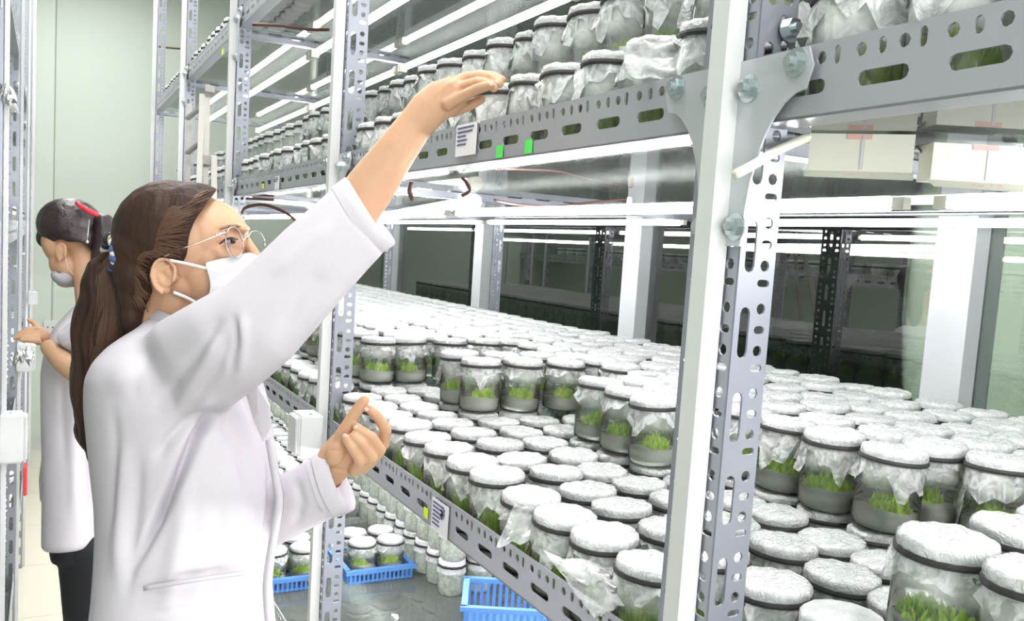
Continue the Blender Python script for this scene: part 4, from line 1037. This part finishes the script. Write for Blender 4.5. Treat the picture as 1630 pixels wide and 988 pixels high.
part(Blob().cone([(345, 374.5, dH-.068, 2.2), (357, 370.5, dH-.060, 2.4)], 8), 'hinge', mat('shiny_hinge', (.85, .85, .9), .15, .8), W1)
# bracelet
br = [at(520+22*math.cos(q)-6*math.sin(q), 757+17*math.cos(q)*.7+20*math.sin(q)*.7, 1.312+.026*math.sin(q)*-1) for q in [2*PI*k/24 for k in range(25)]]
part(MB().tube(br, .0016, 8), 'bracelet', brown, W1)
# ---------------------------------------------------------------- woman at the back
d2 = 2.36; g = at(140, 700, d2); W2 = empty('person', (g.x, g.y, 0))
tag(W2, 'dark-haired woman in white coat and grey mask reaching towards the left rack', 'person', 'two women in white lab coats and masks')
b2 = Blob(); b2.ell(113, 364, d2, 42, 40, .078); b2.ell(96, 392, d2, 22, 36, .066, -.35); b2.ell(106, 422, d2, 22, 26, .058, -.4); b2.ell(104, 446, d2, 13, 12, .035); b2.cone([(86, 404, d2, 4), (84, 416, d2, 6)])
b2.cone([(128, 400, d2, 22), (140, 450, d2, 21), (150, 500, d2, 26)])
b2.ell(97, 400, d2-.067, 8, 14, .010, -.1); b2.cone([(x, y, d2-.074, 2) for x, y in spline([(104, 408), (104, 392), (96, 387), (89, 394), (90, 406), (95, 415)], 4)], 8)
b2.cone([(170, 530, d2-.16, 26), (133, 597, d2-.215, 21), (100, 576, d2-.205, 17), (78, 553, d2-.17, 13)])
b2.ell(64, 535, d2-.14, 15, 15, .017, .5)
for f in ([(60, 524, 2.225, 5), (44, 524, 2.215, 4.6), (32, 530, 2.21, 4.2)], [(60, 530, 2.21, 5), (42, 531, 2.20, 4.6), (27, 536, 2.20, 4)], [(60, 537, 2.20, 5), (42, 537, 2.19, 4.4), (24, 539, 2.19, 3.8)], [(62, 543, 2.195, 4.6), (46, 542, 2.185, 4), (34, 542, 2.18, 3.5)], [(64, 526, 2.23, 5), (54, 514, 2.235, 4.4), (46, 509, 2.235, 3.8)]): b2.cone(f, 10)
m1 = fuse(b2, .0032, 3)
t2 = Blob(); t2.loft([(150, 500, d2, 28, .06, (0, 1)), (152, 560, d2, 42, .13, (0, 1)), (145, 700, d2, 44, .12, (0, 1)), (140, 860, d2, 42, .12, (0, 1))])
h2 = at(140, 870, d2+.01)
for s in (-1, 1): leg(t2, h2.x, h2.y+s*.075, h2.z, .03, s*.01, .065, .04)
place(joinm([m1, fuse(t2, .008, 3)]), 'body', skin, W2)
c2 = Blob(); r2 = [(484, 128, 172, .06), (500, 116, 186, .09), (520, 104, 194, .13), (545, 94, 198, .155), (590, 87, 198, .16), (650, 86, 196, .155), (720, 87, 192, .15), (790, 89, 188, .155), (852, 91, 186, .165), (858, 92, 185, .165)]
c2.loft([((a+b)/2, y, d2, (b-a)/2, th, (0, 1)) for y, a, b, th in r2], 32, 2.3)
c2.loft([(172, 505, d2-.12, 30, .055, (-.7, .7)), (145, 522, d2-.155, 29, .055, (-.8, .55)), (122, 537, d2-.165, 26, .05, (-.8, .6)), (106, 546, d2-.165, 21, .045, (-.8, .6))], 24)
m2_ = fuse(c2, .007, 5)
folds(m2_, [([(126, 498), (110, 515), (92, 530)], 3, -.008), ([(120, 600), (116, 700), (118, 840)], 6, .006), ([(140, 620), (136, 740), (140, 850)], 6, -.006), ([(100, 560), (98, 640), (102, 740)], 5, -.004)], 2)
place(m2_, 'lab_coat', coat, W2)
sl = Blob(); sl.loft([(96, 640, d2+.16, 12, .05, (0, 1)), (88, 700, d2+.17, 11, .05, (-.1, 1)), (79, 760, d2+.17, 11, .048, (-.1, 1)), (80, 797, d2+.17, 10, .045, (-.05, 1))], 20)
place(fuse(sl, .006, 3), 'hanging_sleeve', coat, W2)
h_ = Blob(); h_.ell(112, 358, d2, 48, 43, .090); h_.ell(130, 378, d2, 30, 36, .078); h_.ell(80, 378, d2, 17, 20, .05, .4); h_.ell(150, 352, d2, 14, 18, .03)
hm2 = fuse(h_, .004, 4); cut(hm2, [(40, 402), (66, 401), (73, 394), (84, 392), (88, 384), (98, 382), (106, 386), (124, 386), (140, 392), (148, 402), (150, 470), (40, 470)])
hb2 = place(hm2, 'hair', black_hair, W2); so = hb2.modifiers.new('s', 'SOLIDIFY'); so.thickness = .004; so.offset = -1
pt = Blob(); pt.loft([(152, 346, d2, 9, .02, (1, .3)), (164, 352, d2, 16, .032, (.6, .8)), (168, 375, d2, 19, .036, (0, 1)), (166, 410, d2, 20, .036, (0, 1)), (164, 460, d2, 17, .03, (0, 1)), (164, 500, d2, 6, .01, (0, 1))], 20)
place(fuse(pt, .004, 4), 'ponytail', black_hair, W2)
part(Blob().cone([(122, 323, d2-.072, 3), (132, 330, d2-.075, 4), (144, 337, d2-.068, 4.5), (153, 341, d2-.05, 4)], 8), 'hair_clip', redc, W2)
part(Blob().cone([(142, 350, d2-.068, .8), (139, 382, d2-.082, .6)], 6).ell(139, 385, d2-.084, 2.4, 2.4, .004), 'hanging_bead', mat('silver_bead', (.8, .8, .8), .2, .7), W2)
mk2 = Blob(); mk2.ell(106, 441, d2, 18, 15, .062, .6)
mm2 = fuse(mk2, .003, 2); cut(mm2, [(60, 390), (120, 390), (104, 424), (95, 436), (84, 424)]); cut(mm2, [(128, 420), (150, 420), (150, 470), (127, 458), (118, 436)])
o = place(mm2, 'face_mask', mat('grey_mask', (.42, .42, .46), .8, bump=(200, .2)), W2); so = o.modifiers.new('s', 'SOLIDIFY'); so.thickness = .0015
part(MB().tube([at(104, 410, d2-.07), at(108, 425, d2-.066), at(116, 436, d2-.058)], .001, 5), 'ear_loop', M['white'], W2)
tb = Blob()
for s in (-1, 1): leg(tb, h2.x, h2.y+s*.075, h2.z+.02, .03, s*.01, .078, .052)
tb.loft([(140, 845, d2, 44, .15, (0, 1)), (140, 880, d2, 42, .14, (0, 1))])
place(fuse(tb, .008, 4), 'trousers', blackc, W2)
for s in (-1, 1):
    sh = Blob(); sh.add(*sphere_pts(Vector((h2.x-.01, h2.y+s*.085, .045)), Vector((.12, 0, 0)), Vector((0, .045, 0)), Vector((0, 0, .043)), 20, 12)); part(sh, 'shoe', M['white'], W2)
